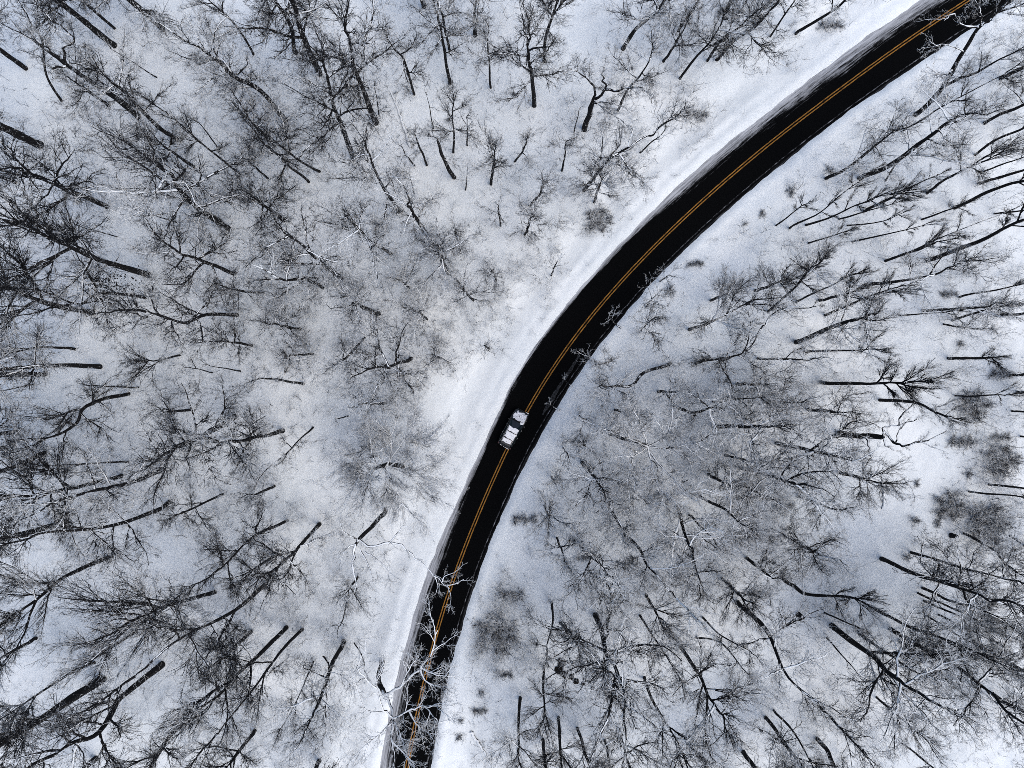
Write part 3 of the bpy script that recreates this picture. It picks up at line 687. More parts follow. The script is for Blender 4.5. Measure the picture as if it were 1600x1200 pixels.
 ([(1150,600),(1160,600)],5.5,O),([(1110,470),(1118,466)],4.5,FN),([(1310,738),(1322,741)],6,FN,{'crown':0.9}),([(1180,455),(1190,451)],5,FN),([(935,570),(940,568)],3.8,O),([(905,690),(909,693)],3.6,O),
 ([(1030,440),(1035,437)],3,O),([(862,745),(865,750)],3.4,O),([(945,905),(949,915)],5,O,{'crown':1.0}),([(1010,930),(1015,940)],5,FN),([(1280,470),(1296,466)],5,B),([(1350,330),(1364,323)],5,B),([(1480,560),(1500,560)],5,B,{'crown':0.8}),
 ([(445,345),(437,339)],6,O),([(345,345),(335,339)],5.5,O),([(430,228),(422,220)],6,O),([(305,262),(295,255)],5,FN),([(170,165),(160,158)],5,O),([(25,285),(12,280)],6,FN),([(470,515),(460,513)],5.5,O),
 ([(395,540),(384,538)],4.5,O),([(395,985),(386,993)],6,FN),([(428,868),(420,874)],5,FN),([(215,985),(204,992)],5.5,FN),([(60,995),(46,1003)],6,FN),([(400,1140),(391,1151)],6.5,FN),([(560,900),(556,906)],4,FN,{'snow':0.45}),
 ([(300,640),(290,641)],4.5,O),([(430,760),(422,763)],4.5,O,{'snow':0.35}),([(690,560),(687,559)],4,O,{'snow':0.4}),([(640,450),(636,447)],4,O,{'snow':0.35}),([(1405,1000),(1418,1010)],6,O),([(1530,1010),(1548,1020)],7,FN),([(1540,960),(1556,968)],6,FN),
]
# trees with limbs one can follow in the photograph: limb = (line with heights, width px, style, twig spray length)
SP_ = [
 ([(218,183),(143,128),(103,100)],9,O,dict(snow=0.30,n=2,crown=0.6,label='tall tree near the upper left corner with snow topped hooked limbs',
   limbs=[([(103,100,16),(100,75,17),(110,70,17.5),(116,60,18),(95,42,19),(75,28,20)],5,O,3.0),([(103,104,15.5),(85,106,16),(80,112,16),(82,122,16),(98,123,16)],4,O,1.2),
          ([(103,100,16),(80,80,18),(50,60,20)],4.5,O,2.5),([(150,132,11),(153,118,12),(152,105,13)],3,O,1.3),([(140,143,10),(120,142,11),(114,137,11.5)],3,O,1.2)])),
 ([(447,190),(400,137),(365,117)],9,O,dict(snow=0.42,n=4,crown=1.0,label='tall tree with snow white forked limbs, foot 28% across and 16% down',
   limbs=[([(365,117,13),(345,97,15),(333,92,16),(315,100,17),(300,88,18)],5.5,O,3.6),([(365,117,13),(385,104,14.5),(384,90,15.5)],3.5,O,1.6),([(345,97,15),(333,75,17),(338,40,18.5)],3.5,O,3.4),([(355,112,14),(330,125,15),(305,142,16)],3.5,O,3.0)])),
 ([(913,203),(925,160)],9.5,O,dict(snow=0.35,n=0,label='thick tree forking low into crooked arms, one snow white, left of upper road',
   limbs=[([(925,160,8),(930,143,9.5),(925,130,10.5),(910,117,12),(890,107,13)],5,O,2.8),([(925,160,8),(940,148,9.5),(946,135,11),(942,120,12),(944,106,13.5)],6,O,2.6),
          ([(945,140,10.5),(965,141,11.5),(985,137,12.5),(1003,137,13.5)],4.5,O,3.0),([(927,160,8),(945,160,9),(965,165,10)],3.5,O,2.6),([(927,155,8.5),(950,175,9),(975,190,10)],3,O,3.0)])),
 ([(1432,178),(1477,130),(1507,77),(1533,40)],8.5,O,dict(snow=0.40,n=2,crown=0.8,label='tall leaning tree whose snowy crown hangs over the upper end of the road',
   limbs=[([(1467,143,6.5),(1500,122,9.5),(1543,103,12.5),(1600,73,16)],6,O,3.2),([(1533,40,16),(1530,15,17),(1522,-5,18)],4.5,SPR,2.6),([(1528,42,15.5),(1500,38,16),(1490,22,17),(1475,32,17)],4,SPR,2.4),
          ([(1533,40,16),(1555,22,17),(1575,5,18)],5,SPR,2.4),([(1505,80,13),(1480,70,13.5),(1460,72,14)],2.5,SPR,2.2)])),
 ([(367,650),(335,672),(312,684)],10,O,dict(snow=0.22,n=8,crown=1.1,label='thick tree with wide dark crown fanning to all sides, foot 23% across and 54% down',
   limbs=[([(345,662,5),(375,675,8),(405,685,10)],4,O,3.2),([(350,655,4.5),(385,665,7),(415,650,10)],4,O,3.0),([(330,675,7),(350,640,9),(350,610,12)],3,O,3.0)])),
 ([(630,730),(612,726),(600,728)],8,FN,dict(snow=0.62,n=4,crown=0.8,label='low spreading tree left of the car with round pale crown of snowy twigs',
   limbs=[([(600,728,8),(608,745,9),(622,770,9.5),(630,797,10)],3.4,FN,4.2),([(600,728,8),(603,750,9),(605,775,9.5)],3,FN,3.6),([(600,728,8),(580,735,9),(557,745,10)],3.2,FN,4.6),([(600,728,8),(590,712,9),(572,700,10)],3,FN,4.4),
          ([(610,728,8),(640,712,9),(665,700,10)],3.2,FN,4.2),([(610,730,8),(640,745,9),(660,770,9)],3,FN,4.0),([(605,728,8),(612,700,9),(610,675,9)],3,FN,4.2),([(600,728,8),(565,722,9),(540,725,10)],3,FN,4.0),
          ([(605,728,8),(640,735,9),(672,738,9.5)],3,FN,3.6),([(603,728,8),(580,755,9),(560,780,9.5)],3,FN,3.8),([(603,728,8),(630,690,9),(645,670,9.5)],3,FN,3.8)])),
 ([(603,795),(592,812),(560,842)],8,O,dict(snow=0.50,n=0,hcap=12,label='snow plastered tree left of the road whose long limb reaches over the yellow centre line',
   limbs=[([(560,842,11),(553,858,11.5),(552,880,12),(555,910,12.5),(553,927,13)],6,SPR,1.8),([(560,842,11),(575,853,11.5),(600,850,12),(628,852,12),(650,873,12),(672,892,12),(690,910,12.5),(703,920,13)],4.5,SPR,2.1),
          ([(606,850,12),(620,835,12.5),(630,822,13),(637,823,13)],3,SPR,0.9),([(563,860,11.5),(575,885,12),(582,912,12.5)],3.5,SPR,1.6),([(570,862,11.5),(590,875,12),(612,900,12.5)],3,SPR,1.6),
          ([(555,850,11.5),(540,858,12),(530,880,12.5)],3,SPR,1.6),([(690,910,12.5),(695,900,12.8),(712,895,13)],2.6,SPR,1.4),([(695,915,12.6),(712,912,13),(725,905,13)],2.4,SPR,1.3),([(680,900,12.3),(684,915,12.6),(680,930,13)],2.4,SPR,1.4),([(556,842,11),(538,832,12),(530,812,13)],3,SPR,1.5)])),
 ([(597,1033),(592,1063),(601,1085)],9,O,dict(snow=0.70,n=0,hcap=9,label='big crooked tree at the bottom with snow white limbs arching across the road',
   limbs=[([(601,1085,9),(625,1073,10),(642,1057,11),(657,1043,12),(667,1032,13),(677,1010,14),(684,985,14.5)],5.5,SPR,3.4),([(601,1085,9),(613,1108,10),(614,1122,10.5),(635,1113,11.5),(655,1106,12),(670,1104,13),(688,1102,14)],5.5,SPR,3.6),
          ([(657,1043,12),(670,1050,12.5),(690,1055,13),(700,1055,13.5)],4,SPR,2.9),([(657,1045,12),(664,1063,12.5),(685,1072,13),(698,1073,13.5)],3.6,SPR,2.7),([(614,1122,10.5),(612,1145,11.5),(618,1165,12.5),(640,1185,13.5),(650,1205,14)],5,SPR,3.0),
          ([(616,1128,11),(625,1145,12),(633,1175,13)],3.6,SPR,2.9),([(614,1122,10.5),(600,1108,11),(592,1090,12),(588,1070,12.5),(592,1055,13),(600,1045,13.5)],4,SPR,3.0),([(588,1075,12.5),(572,1062,13),(560,1045,13.5),(562,1030,14)],3,SPR,3.0),
          ([(605,1110,10),(580,1112,11),(565,1100,12),(550,1048,13)],3,SPR,1.9),([(612,1130,11),(590,1150,12),(570,1165,13)],3,SPR,2.9),([(625,1075,10),(640,1045,12),(655,1025,13)],3.4,SPR,2.9),([(665,1105,12),(678,1120,13),(690,1130,13.5)],3.4,SPR,3.0),
          ([(640,1112,11.5),(655,1135,12.5),(675,1150,13.5)],3.4,SPR,2.9)])),
 ([(953,677),(980,687),(1012,698)],8,O,dict(snow=0.5,n=0,hcap=11,label='tree right of the car with snowy limbs radiating like a star from the trunk top',
   limbs=[([(1012,698,11),(1005,675,12),(1000,655,13)],3.6,O,4.2),([(1012,698,11),(1035,685,12),(1050,670,13)],3.6,O,4.2),([(1012,698,11),(1017,720,11.5),(1020,745,12),(1035,775,13)],4.5,O,4.4),([(1012,698,11),(990,688,12),(960,676,13)],3.5,O,4.0),
          ([(1012,698,11),(1040,700,12),(1070,695,13),(1095,692,13.5)],3.6,O,4.2),([(1015,705,11),(1035,730,12),(1060,755,13),(1075,775,13.5)],4,O,4.4),([(1010,700,11),(990,715,12),(980,740,13)],3.2,O,4.2),([(1020,745,12),(1035,770,13),(1030,800,14)],3,O,3.6)])),
 ([(1310,677),(1345,681),(1381,683)],10,O,dict(snow=0.42,n=0,label='thick black leaning trunk with broken arms and drooping white limb beside the bright clearing',
   limbs=[([(1379,683,9.5),(1382,668,10),(1395,665,10.5),(1412,662,11),(1433,655,12)],4.5,O,1.6),([(1379,683,9.5),(1383,695,9.5),(1395,703,10),(1408,705,10)],4.5,O,0.9),([(1382,675,9.5),(1395,690,10),(1412,697,11),(1430,690,12),(1450,688,13),(1480,673,14)],5,O,1.5),
          ([(1353,684,7.5),(1358,700,8),(1360,715,8),(1352,730,7.5),(1346,741,7)],5.5,O,0.9),([(1360,718,8),(1380,725,8.5),(1403,740,9),(1425,765,9.5),(1430,785,10)],2.8,O,1.0),([(1405,665,10.5),(1408,650,11),(1425,635,12),(1433,622,13)],3.6,O,1.1),
          ([(1400,690,10.3),(1405,672,11),(1420,655,12)],3,O,0.9),([(1435,688,12.5),(1455,697,13),(1478,706,13.5)],2.6,O,1.0)])),
]
#TREES_END
for spec in SP_:
    pts, w, st, opt = spec; make_tree(pts, w, st, **opt)
for spec in T_:
    pts, w, st = spec[:3]; opt = dict(spec[3]) if len(spec) > 3 else {}
    if 'snow' not in opt:   # trees nearer the middle are seen from above and show more of their snow
        ru = math.hypot(pts[0][0] - 800, pts[0][1] - 600)
        opt['snow'] = (0.14 if ru > 380 else 0.28) + (0.10 if pts[0][0] > 850 else 0.03) + 0.10 * rnd.random()
    make_tree(pts, w, st, **opt)

# ---- labels: each tree is told apart by its build and by the landmark it stands nearest to
LM = [(0,0,'top left corner'),(0,300,'left edge a quarter way down'),(0,600,'middle of the left edge'),(0,900,'left edge three quarters down'),(0,1200,'bottom left corner'),(200,0,'top edge near its left end'),
      (400,0,'top edge a quarter across'),(800,0,'middle of the top edge'),(1130,0,'top edge just left of the road'),(300,1200,'bottom edge left of the road'),(540,1200,'point where the road leaves the bottom'),(860,1200,'bottom edge just right of the road'),
      (1200,1200,'bottom edge three quarters across'),(1600,1200,'bottom right corner'),(1600,900,'right edge three quarters down'),(1600,600,'middle of the right edge'),(1600,300,'right edge a quarter way down'),(1600,60,'top right corner'),
      (802,670,'car'),(642,200,'fallen snowy trunk'),(278,400,'gap between the upper left trees'),(600,728,'round pale crown left of the car'),(560,842,'snow plastered tree left of the road'),(500,500,'middle of the left half'),
      (913,203,'forked tree with one white arm'),(1297,40,'lone round shrub by the upper road'),(1045,455,'little round shrub right of the bend'),(1012,698,'star shaped snowy tree'),(1400,684,'broken trunk in the clearing'),
      (1320,820,'lower end of the bright clearing'),(775,990,'large roadside thicket'),(877,1040,'dark leaf litter'),(1247,960,'lone stump in the snow'),(367,650,'wide dark crown of the left half'),(250,870,'pale gap at the lower left'),
      (470,1000,'group of leaning trunks left of lower road'),(1150,590,'middle of the right half'),(1330,350,'stand of thin poles right of the bend'),(1100,850,'tangled shrub among lower right trees'),(720,400,'low crowns left of the bend'),
      (447,190,'white limbed tall tree at upper left'),(100,400,'big fan crowned tree at the left'),(1450,260,'steep pole stand below upper road'),(1400,500,'thin poles at right of middle'),(1040,1080,'big dark crown at lower right'),(1360,1040,'thick leaning trunk at lower right')]
def name_trees():
    DIR = ['right of', 'up right of', 'above', 'up left of', 'left of', 'down left of', 'below', 'down right of']
    ORD = ['nearest', 'second nearest', 'third nearest', 'fourth nearest', 'fifth nearest', 'sixth nearest', 'seventh nearest', 'eighth nearest']
    groups = {}
    for (o, b, size, form, left) in TREES:
        dist, q = min((math.hypot(b[0] - x, b[1] - y), i) for i, (x, y, _) in enumerate(LM))
        d = int(round(math.degrees(math.atan2(LM[q][1] - b[1], b[0] - LM[q][0])) / 45)) % 8
        groups.setdefault((size, form, d, q), []).append((dist, o))
    for (size, form, d, q), L in groups.items():
        L.sort(key=lambda t: t[0])
        for i, (dist, o) in enumerate(L):
            lead = '' if len(L) == 1 else (('nearer ', 'farther ')[i] if len(L) == 2 else ORD[i] + ' ')
            lb = '%s%s bare tree, %s trunk, %s the %s' % (lead, size, form, DIR[d], LM[q][2])
            if len(lb.split()) > 16: lb = lb.replace(' bare tree, ', ' tree, ')
            if len(lb.split()) > 16: lb = lb.replace(' trunk, ', ', ')
            o['label'] = lb
name_trees()
# ------------------------------------------------------------------ shrubs
def shrub_mesh(seed, nst=26):
    global rg
    keep = rg; rg = np.random.default_rng(seed)
    a = rg.uniform(0, 2 * math.pi, nst); e = rg.uniform(0.15, 1.45, nst)
    d = np.stack([np.cos(a) * np.cos(e), np.sin(a) * np.cos(e), np.sin(e)], 1)
    n = 6; P = np.zeros((nst, n, 3)); cur = d.copy(); Ls = rg.uniform(0.6, 1.0, nst)
    P[:, 0, :2] = rg.normal(size=(nst, 2)) * 0.08
    for i in range(1, n):
        cur = norm(cur + rg.normal(size=cur.shape) * 0.16); P[:, i] = P[:, i - 1] + cur * (Ls / (n - 1))[:, None]
    P[..., 2] *= 0.85
    R = np.full((nst, 1), 0.012) * np.linspace(1, 0.5, n)[None]
    b2 = grow(P, R, 7, 0.2, 1, (0.4, 1.1), 0.42, 4, 0.2, 0.05, 0.8, 0.008)
    b3 = grow(*b2, 5, 0.1, 1, (0.4, 1.2), 0.55, 3, 0.2, 0.0, 0.8, 0.0065)
    rg = keep
    return mesh_np('stems', *merge([tubes(P, R, 4), tubes(*b2, 3)]), M_BRUSH), mesh_np('twigs', *tubes(*b3, 3), M_BRUSH)
SH = [shrub_mesh(s) for s in (3, 4, 5, 6)]
SHR = [
 (1297,40,20,'round grey shrub alone on the snow left of the upper road'),(1297,267,11,'small ragged shrub at the foot of a slender tree right of the upper road'),
 (1045,455,13,'small round grey shrub just right of the road, nearer of two'),(1085,413,15,'small round grey shrub right of the road, farther of two'),
 (1560,585,18,'round soft grey shrub near the right edge at mid height'),(1500,690,24,'dark shrub on the right rim of the bright clearing'),(1563,683,16,'smaller shrub above the biggest dark shrub by the right edge'),
 (1560,720,34,'biggest dark shrub by the right edge beyond the clearing'),(1510,740,11,'small dark tuft between clearing and biggest dark shrub'),(1480,790,27,'ragged dark shrub below the bright clearing'),
 (1430,755,10,'small brown tuft inside the lower part of the clearing'),(1520,633,30,'pale fine twigged shrub above the bright clearing'),(1480,460,15,'faint shrub at the upper right among thin trunks'),(1497,537,11,'small shrub below a snowy limb at the right'),
 (1540,817,40,'wide hazy grey shrub by the right edge two thirds down'),(1427,813,12,'small round shrub left of the wide hazy one'),(1463,817,10,'smallest shrub left of the wide hazy one'),
 (820,810,22,'grey shrub close to the right verge below the car'),(775,990,38,'large soft grey thicket beside the lower right verge'),(788,1053,15,'round dark grey shrub below the large roadside thicket'),
 (752,1083,11,'small round grey shrub near the lower right verge'),(750,1112,15,'mid sized grey shrub near the bottom right of the road'),(720,1125,8,'tiny shrub beside the lower right verge'),(717,1150,9,'lowest tiny shrub beside the right verge'),
 (912,870,17,'dark fuzzy shrub under trees right of the lower road'),(1225,790,16,'dark shrub left of the lower clearing'),(1235,300,12,'dry brush tuft on the bank right of the upper road'),(1415,870,9,'little tuft at the foot of a long leaning trunk'),
 (1165,835,22,'tangled dark shrub beneath the middle right trees'),(800,930,24,'grey thicket between lower road and forest, above the large one'),
 (935,345,26,'dense grey shrub left of the bend beneath small trees'),(1085,180,22,'hazy shrub left of the upper road'),(1163,350,8,'tiny tuft on the right bank of the bend'),(1190,335,9,'small brush tuft right of the upper bend'),
]
def shrub(u, v, r, label):
    x, y = g(u, v); R = r / PPM * 1.2; z = gz(x, y)
    e = link('shrub', None, loc=(x, y, z - 0.05)); tag(e, label, 'shrub', 'leafless shrubs poking through the snow')
    st, tw = rnd.choice(SH); rot = rnd.uniform(0, 6.28)
    k = 0.85 if r > 18 else 1.0
    n = 1 if r < 14 else (3 if r < 25 else 6)
    for i in range(n):
        a = i * 6.28 / max(n - 1, 1); off = 0 if i == 0 else R * 0.48
        sc = R * (1.0 if n == 1 else 0.62) * rnd.uniform(0.85, 1.1); st, tw = rnd.choice(SH)
        s1 = link('stems', st, e); s1.location = (math.cos(a) * off, math.sin(a) * off, 0); s1.scale = (sc, sc, sc * 0.9); s1.rotation_euler = (0, 0, rnd.uniform(0, 6.28))
        s1.color = (0.30, 0.3, 0.3, 1); s1['kind'] = 'stuff'
        t1 = link('twigs', tw, s1); t1['kind'] = 'stuff'; t1.color = (0.30, 0.3, 0.3, 1)
for s_ in SHR: shrub(*s_)

# ------------------------------------------------------------------ fallen trunks, stumps, branch on the road
def log(pts, w, label, name='fallen_tree', cat='fallen tree', snow=0.9, stubs=3):
    P = np.array([[*g(u, v), 0] for u, v in pts]); z = ground_z(P[:, 0], P[:, 1])[0]; P[:, 2] = z + w / PPM * 0.25
    o = P[0].copy(); e = link(name, None, loc=o); tag(e, label, cat)
    Pc = catmull3(P - o, 12); m = len(Pc); Pc[1:-1] += rg.normal(size=(m - 2, 3)) * 0.05
    R = 0.5 * w / PPM * np.linspace(1, 0.5, m)
    t = link('trunk', mesh_np('trunk', *tubes(Pc[None], R[None], 8), M_BARK), e); t.color = (snow,) * 3 + (1,)
    for i in range(stubs):
        ii = rnd.randrange(2, m - 1); a = rnd.uniform(0, 6.28)
        d = np.array([math.cos(a), math.sin(a), 0.25]); add_branch(e, Pc[ii], d, rnd.uniform(0.8, 1.6), 'oak', snow * 0.6)
log([(642,230),(630,195),(620,165),(610,143)], 5, 'snow covered fallen trunk lying in the open snow of the upper middle')
log([(1360,742),(1375,752),(1379,775),(1377,795)], 4.5, 'curved snow white fallen limb below the broken trunk in the clearing', stubs=2)
log([(1440,243),(1475,243),(1510,244)], 2.5, 'thin straight fallen pole right of the upper road', snow=0.4, stubs=1)
log([(838,543),(850,540),(860,534)], 1.4, 'snowy broken branch lying on the left edge of the road', 'fallen_branch', 'branch', stubs=0)
log([(735,1145),(752,1168),(768,1195)], 5, 'buried snow covered trunk near the bottom right of the road', stubs=1)
log([(1575,835),(1592,848)], 3, 'short dark fallen pole by the right edge', snow=0.2, stubs=0)

def stump(u, v, w, label):
    x, y = g(u, v); z = gz(x, y); r = w / PPM / 2; h = 0.9
    P = np.array([[0, 0, -0.2], [0.02, 0, 0.2], [0.05, 0.03, 0.6], [0.08, 0.0, h]]); R = np.array([r * 1.4, r * 1.1, r, r * 0.9])
    V, Q = tubes(P[None], R[None], 10); V = np.vstack([V, [[0.08, 0, h - 0.05]]]); c = len(V) - 1
    Q = np.vstack([Q, [[30 + j, 30 + (j + 1) % 10, c, c] for j in range(10)]])
    Q4 = Q[:-10]; me = bpy.data.meshes.new('wood')
    me.from_pydata(V.tolist(), [], Q4.tolist() + [[30 + j, 30 + (j + 1) % 10, c] for j in range(10)]); me.materials.append(M_BARK)
    e = link('tree_stump', None, loc=(x, y, z)); tag(e, label, 'stump')
    o = link('wood', me, e); o.color = (0.1,) * 3 + (1,)
    cap = bpy.data.meshes.new('snow_cap'); k = 10
    vs = [(0.08 + math.cos(j * .628) * r * 0.55, math.sin(j * .628) * r * 0.55, h + 0.0) for j in range(k)] + [(0.08, 0, h + 0.08)]
    cap.from_pydata(vs, [], [[j, (j + 1) % k, k] for j in range(k)]); cap.materials.append(M_SNOWCAP); link('snow_cap', cap, e)
stump(1247, 960, 7, 'small dark stump alone in the snow right of the lower road')
stump(1485, 836, 7, 'small dark stump beside the hazy shrubs at the right')

# ------------------------------------------------------------------ dark leafy debris where the snow is broken
def debris(u, v, spots, label):
    x0, y0 = g(u, v); e = link('leaf_litter', None, loc=(x0, y0, gz(x0, y0))); V, Fc = [], []
    for (su, sv, sr, cnt) in spots:
        for _ in range(cnt):
            a = rnd.uniform(0, 6.28); q = math.sqrt(rnd.random()) * sr
            x, y = g(su + math.cos(a) * q, sv + math.sin(a) * q); x -= x0; y -= y0; s = rnd.uniform(0.08, 0.22); z = 0.05 + rnd.uniform(0, 0.15); b = rnd.uniform(0, 6.28); i = len(V)
            for k_, (ca, cr) in enumerate(((0, 1), (1.7, .6), (3.14, 1), (4.6, .6))):
                V.append((x + math.cos(b + ca) * s * cr, y + math.sin(b + ca) * s * cr, z + rnd.uniform(-.05, .08)))
            Fc.append((i, i + 1, i + 2, i + 3))
    me = mesh_np('dead_leaves', V, Fc, M_LEAF, smooth=False); o = link('dead_leaves', me, e); o['kind'] = 'stuff'
    tag(e, label, 'leaf litter')
M_LEAF = simple('dead_leaf', (0.018, 0.016, 0.015), 0.9, 0.05, vary=0.5, bscale=3)
debris(877, 1040, [(877,1034,6,110),(873,1045,6,90),(881,1052,5,80),(892,1057,4,30),(900,1063,4,40),(911,1067,2.5,16),(925,1073,2,8)], 'dark clump of bare leaves trailing across the snow below the right lane')

# brown seed clusters hanging in one crown on the left
def seeds():
    x0, y0 = g(228, 465); e = link('clinging_leaves', None, loc=(x0, y0, 10)); V, Fc = [], []
    for _ in range(330):
        u = rnd.gauss(168, 26); v = rnd.gauss(443, 14); h = rnd.uniform(9, 13); W = world_at((u, v), h) - np.array([x0, y0, 10]); s = rnd.uniform(0.05, 0.13); b = rnd.uniform(0, 6.28); i = len(V)
        for (ca, cr) in ((0, 1), (1.7, .7), (3.14, 1), (4.6, .7)):
            V.append((W[0] + math.cos(b + ca) * s * cr, W[1] + math.sin(b + ca) * s * cr, W[2] + rnd.uniform(-.06, .06)))
        Fc.append((i, i + 1, i + 2, i + 3))
    me = mesh_np('dead_leaves', V, Fc, M_LEAF, smooth=False); o = link('dead_leaves', me, e); o['kind'] = 'stuff'
    tag(e, 'dry dead leaves still clinging to a crown at the left', 'leaves')
seeds()

# ------------------------------------------------------------------ undergrowth: fine twigs poking through the snow
def undergrowth():
    n = 34000
    x = rg.uniform(-68, 68, n); y = rg.uniform(-52, 52, n)
    z, lit, d = ground_z(x, y)
    dens = np.clip(0.25 + 1.2 * fbm(x, y, 7, 77, 4), 0, 1) * np.clip(lit * 1.3, 0, 1)
    keep = (rg.random(n) < dens) & (d > 1.6)
    x, y, z = x[keep], y[keep], z[keep]; m = len(x)
    a = rg.uniform(0, 6.28, m); e = rg.uniform(0.2, 1.3, m); L = rg.uniform(0.5, 1.7, m)
    dr = np.stack([np.cos(a) * np.cos(e), np.sin(a) * np.cos(e), np.sin(e)], 1); k = 4
    P = np.zeros((m, k, 3)); P[:, 0] = np.stack([x, y, z - 0.05], 1); cur = dr.copy()
    for i in range(1, k):
        cur = norm(cur + rg.normal(size=cur.shape) * 0.25); cur[:, 2] = np.abs(cur[:, 2]); P[:, i] = P[:, i - 1] + cur * (L / (k - 1))[:, None]
    R = rg.uniform(0.011, 0.020, (m, 1)) * np.linspace(1, 0.6, k)[None]
    s = grow(P, R, 3, 0.25, 1, (0.4, 1.0), 0.5, 3, 0.2, 0.1, 0.8, 0.009)
    V, Q = merge([tubes(P, R, 3), tubes(*s, 3)])
    o = link('undergrowth', mesh_np('undergrowth', V, Q, M_BRUSH)); o.color = (0.30, 0.3, 0.3, 1)
    tag(o, 'fine bare undergrowth poking through the snow under the trees', 'undergrowth', kind='stuff')
    print('undergrowth stems', m, 'faces', len(Q))
undergrowth()

def thicket():
    """young whippy growth between the trees, too tangled to count"""
    global rg
    protos = []
    for q in range(5):
        nn = 6; P = np.zeros((1, nn, 3)); cur = np.array([0, 0, 1.0])
        for i in range(1, nn):
            cur = cur + rg.normal(size=3) * 0.16; cur /= np.linalg.norm(cur); P[0, i] = P[0, i - 1] + cur / (nn - 1)
        R = (0.0085 * np.linspace(1, 0.45, nn))[None]
        b2 = grow(P, R, 8, 0.12, 1, (0.45, 1.1), 0.55, 4, 0.22, 0.08, 0.7, 0.0042)
        b3 = grow(*b2, 5, 0.10, 1, (0.4, 1.2), 0.60, 3, 0.26, 0.05, 0.7, 0.0034)
        protos.append(merge([tubes(P, R, 4), tubes(*b2, 3), tubes(*b3, 3)]))
    pc = bpy.data.collections.new('sapling_shapes')
    for q, (V, Q) in enumerate(protos):
        for mt in (M_BRUSH1, M_BRUSH2):
            o = bpy.data.objects.new('sapling', mesh_np('sapling', V, Q, mt)); pc.objects.link(o)
    n = 30000
    x = rg.uniform(-66, 66, n); y = rg.uniform(-50, 50, n)
    z, lit, d = ground_z(x, y)
    u = 800 + x * PPM; v = 600 - y * PPM
    dens = np.clip(0.30 + 0.9 * fbm(x, y, 10, 177, 3), 0, 1) * 0.30
    for (bu, bv, br, k) in THICK:
        dens += k * np.exp(-((u - bu) ** 2 + (v - bv) ** 2) / br ** 2) * np.clip(0.75 + 0.9 * fbm(x, y, 5, 178, 3), 0, 1.3)
    for (bu, bv, br) in OPEN:
        dens *= 1 - 0.85 * np.exp(-(((u - bu) ** 2 + (v - bv) ** 2) / br ** 2) ** 1.5)
    for (cu, cv, cr) in CLEAR:
        dens *= np.clip((np.hypot(u - cu, v - cv) / cr - 0.75) / 0.5, 0, 1)
    keep = (rg.random(n) < dens * 0.54) & (d > 1.2)
    x, y, z, d = x[keep], y[keep], z[keep], d[keep]; m = len(x)
    me = bpy.data.meshes.new('thicket'); me.vertices.add(m); me.vertices.foreach_set('co', np.stack([x, y, z - 0.05], 1).astype(np.float32).ravel())
    sc = np.clip(rg.uniform(1.2, 3.3, m), 0, d * 0.9 + 0.2)
    at = me.attributes.new('size', 'FLOAT', 'POINT'); at.data.foreach_set('value', sc.astype(np.float32))
    rot = np.stack([rg.uniform(-0.45, 0.45, m), rg.uniform(-0.45, 0.45, m), rg.uniform(0, 6.28, m)], 1)
    at = me.attributes.new('turn', 'FLOAT_VECTOR', 'POINT'); at.data.foreach_set('vector', rot.astype(np.float32).ravel())
    o = link('thicket', me)
    ng = bpy.data.node_groups.new('thicket', 'GeometryNodeTree')
    ng.interface.new_socket('Geometry', in_out='INPUT', socket_type='NodeSocketGeometry'); ng.interface.new_socket('Geometry', in_out='OUTPUT', socket_type='NodeSocketGeometry')
    N = ng.nodes; L = ng.links; gi = N.new('NodeGroupInput'); go = N.new('NodeGroupOutput'); ip = N.new('GeometryNodeInstanceOnPoints')
    ci = N.new('GeometryNodeCollectionInfo'); ci.inputs['Collection'].default_value = pc; ci.inputs['Separate Children'].default_value = True; ci.inputs['Reset Children'].default_value = True
    a1 = N.new('GeometryNodeInputNamedAttribute'); a1.data_type = 'FLOAT'; a1.inputs['Name'].default_value = 'size'
    a2 = N.new('GeometryNodeInputNamedAttribute'); a2.data_type = 'FLOAT_VECTOR'; a2.inputs['Name'].default_value = 'turn'
    L.new(gi.outputs[0], ip.inputs['Points']); L.new(ci.outputs[0], ip.inputs['Instance']); ip.inputs['Pick Instance'].default_value = True
    L.new(a1.outputs['Attribute'], ip.inputs['Scale']); L.new(a2.outputs['Attribute'], ip.inputs['Rotation']); L.new(ip.outputs[0], go.inputs[0])
    md = o.modifiers.new('thicket', 'NODES'); md.node_group = ng
    tag(o, 'tangle of young whippy saplings between the trees', 'thicket', kind='stuff')
    print('thicket', m)
THICK = [(960,560,90,.35),(1010,700,130,.3),(900,760,80,.3),(1120,640,120,.35),(1200,800,110,.2),(1040,850,120,.2),(760,420,90,.5),(660,600,110,.4),(470,520,110,.35),(700,480,80,.5),
         (600,720,100,.5),(400,800,130,.3),(450,880,120,.4),(150,900,200,.2),(300,1000,200,.2),(400,1120,160,.45),(560,900,90,.2),(950,1050,150,.35),(1000,200,110,.25),(950,330,80,.5),(1100,170,60,.4),
         (1240,380,80,.4),(1350,500,140,.25),(1450,560,120,.2),(1500,400,160,.25),(1280,220,60,.4),(1560,60,70,.6),(1350,230,70,.3),(1500,1000,160,.3),(1350,1100,160,.3),(1550,850,100,.3),(340,180,90,.3),(150,250,120,.3),
         (60,500,130,.2),(250,600,130,.15),(430,380,110,.25),(260,440,90,.3),(778,955,42,2.6),(785,1005,36,2.6),(755,1010,25,2.0),(1500,655,45,1.1),(1545,720,48,1.3),(1490,790,34,1.2),(1540,815,50,1.1),(1480,460,40,.7),(1560,585,22,1.2),(1300,900,50,.5),(1330,905,40,.5),(830,1130,80,.3),(1180,1150,100,.2),(870,620,50,.5)]
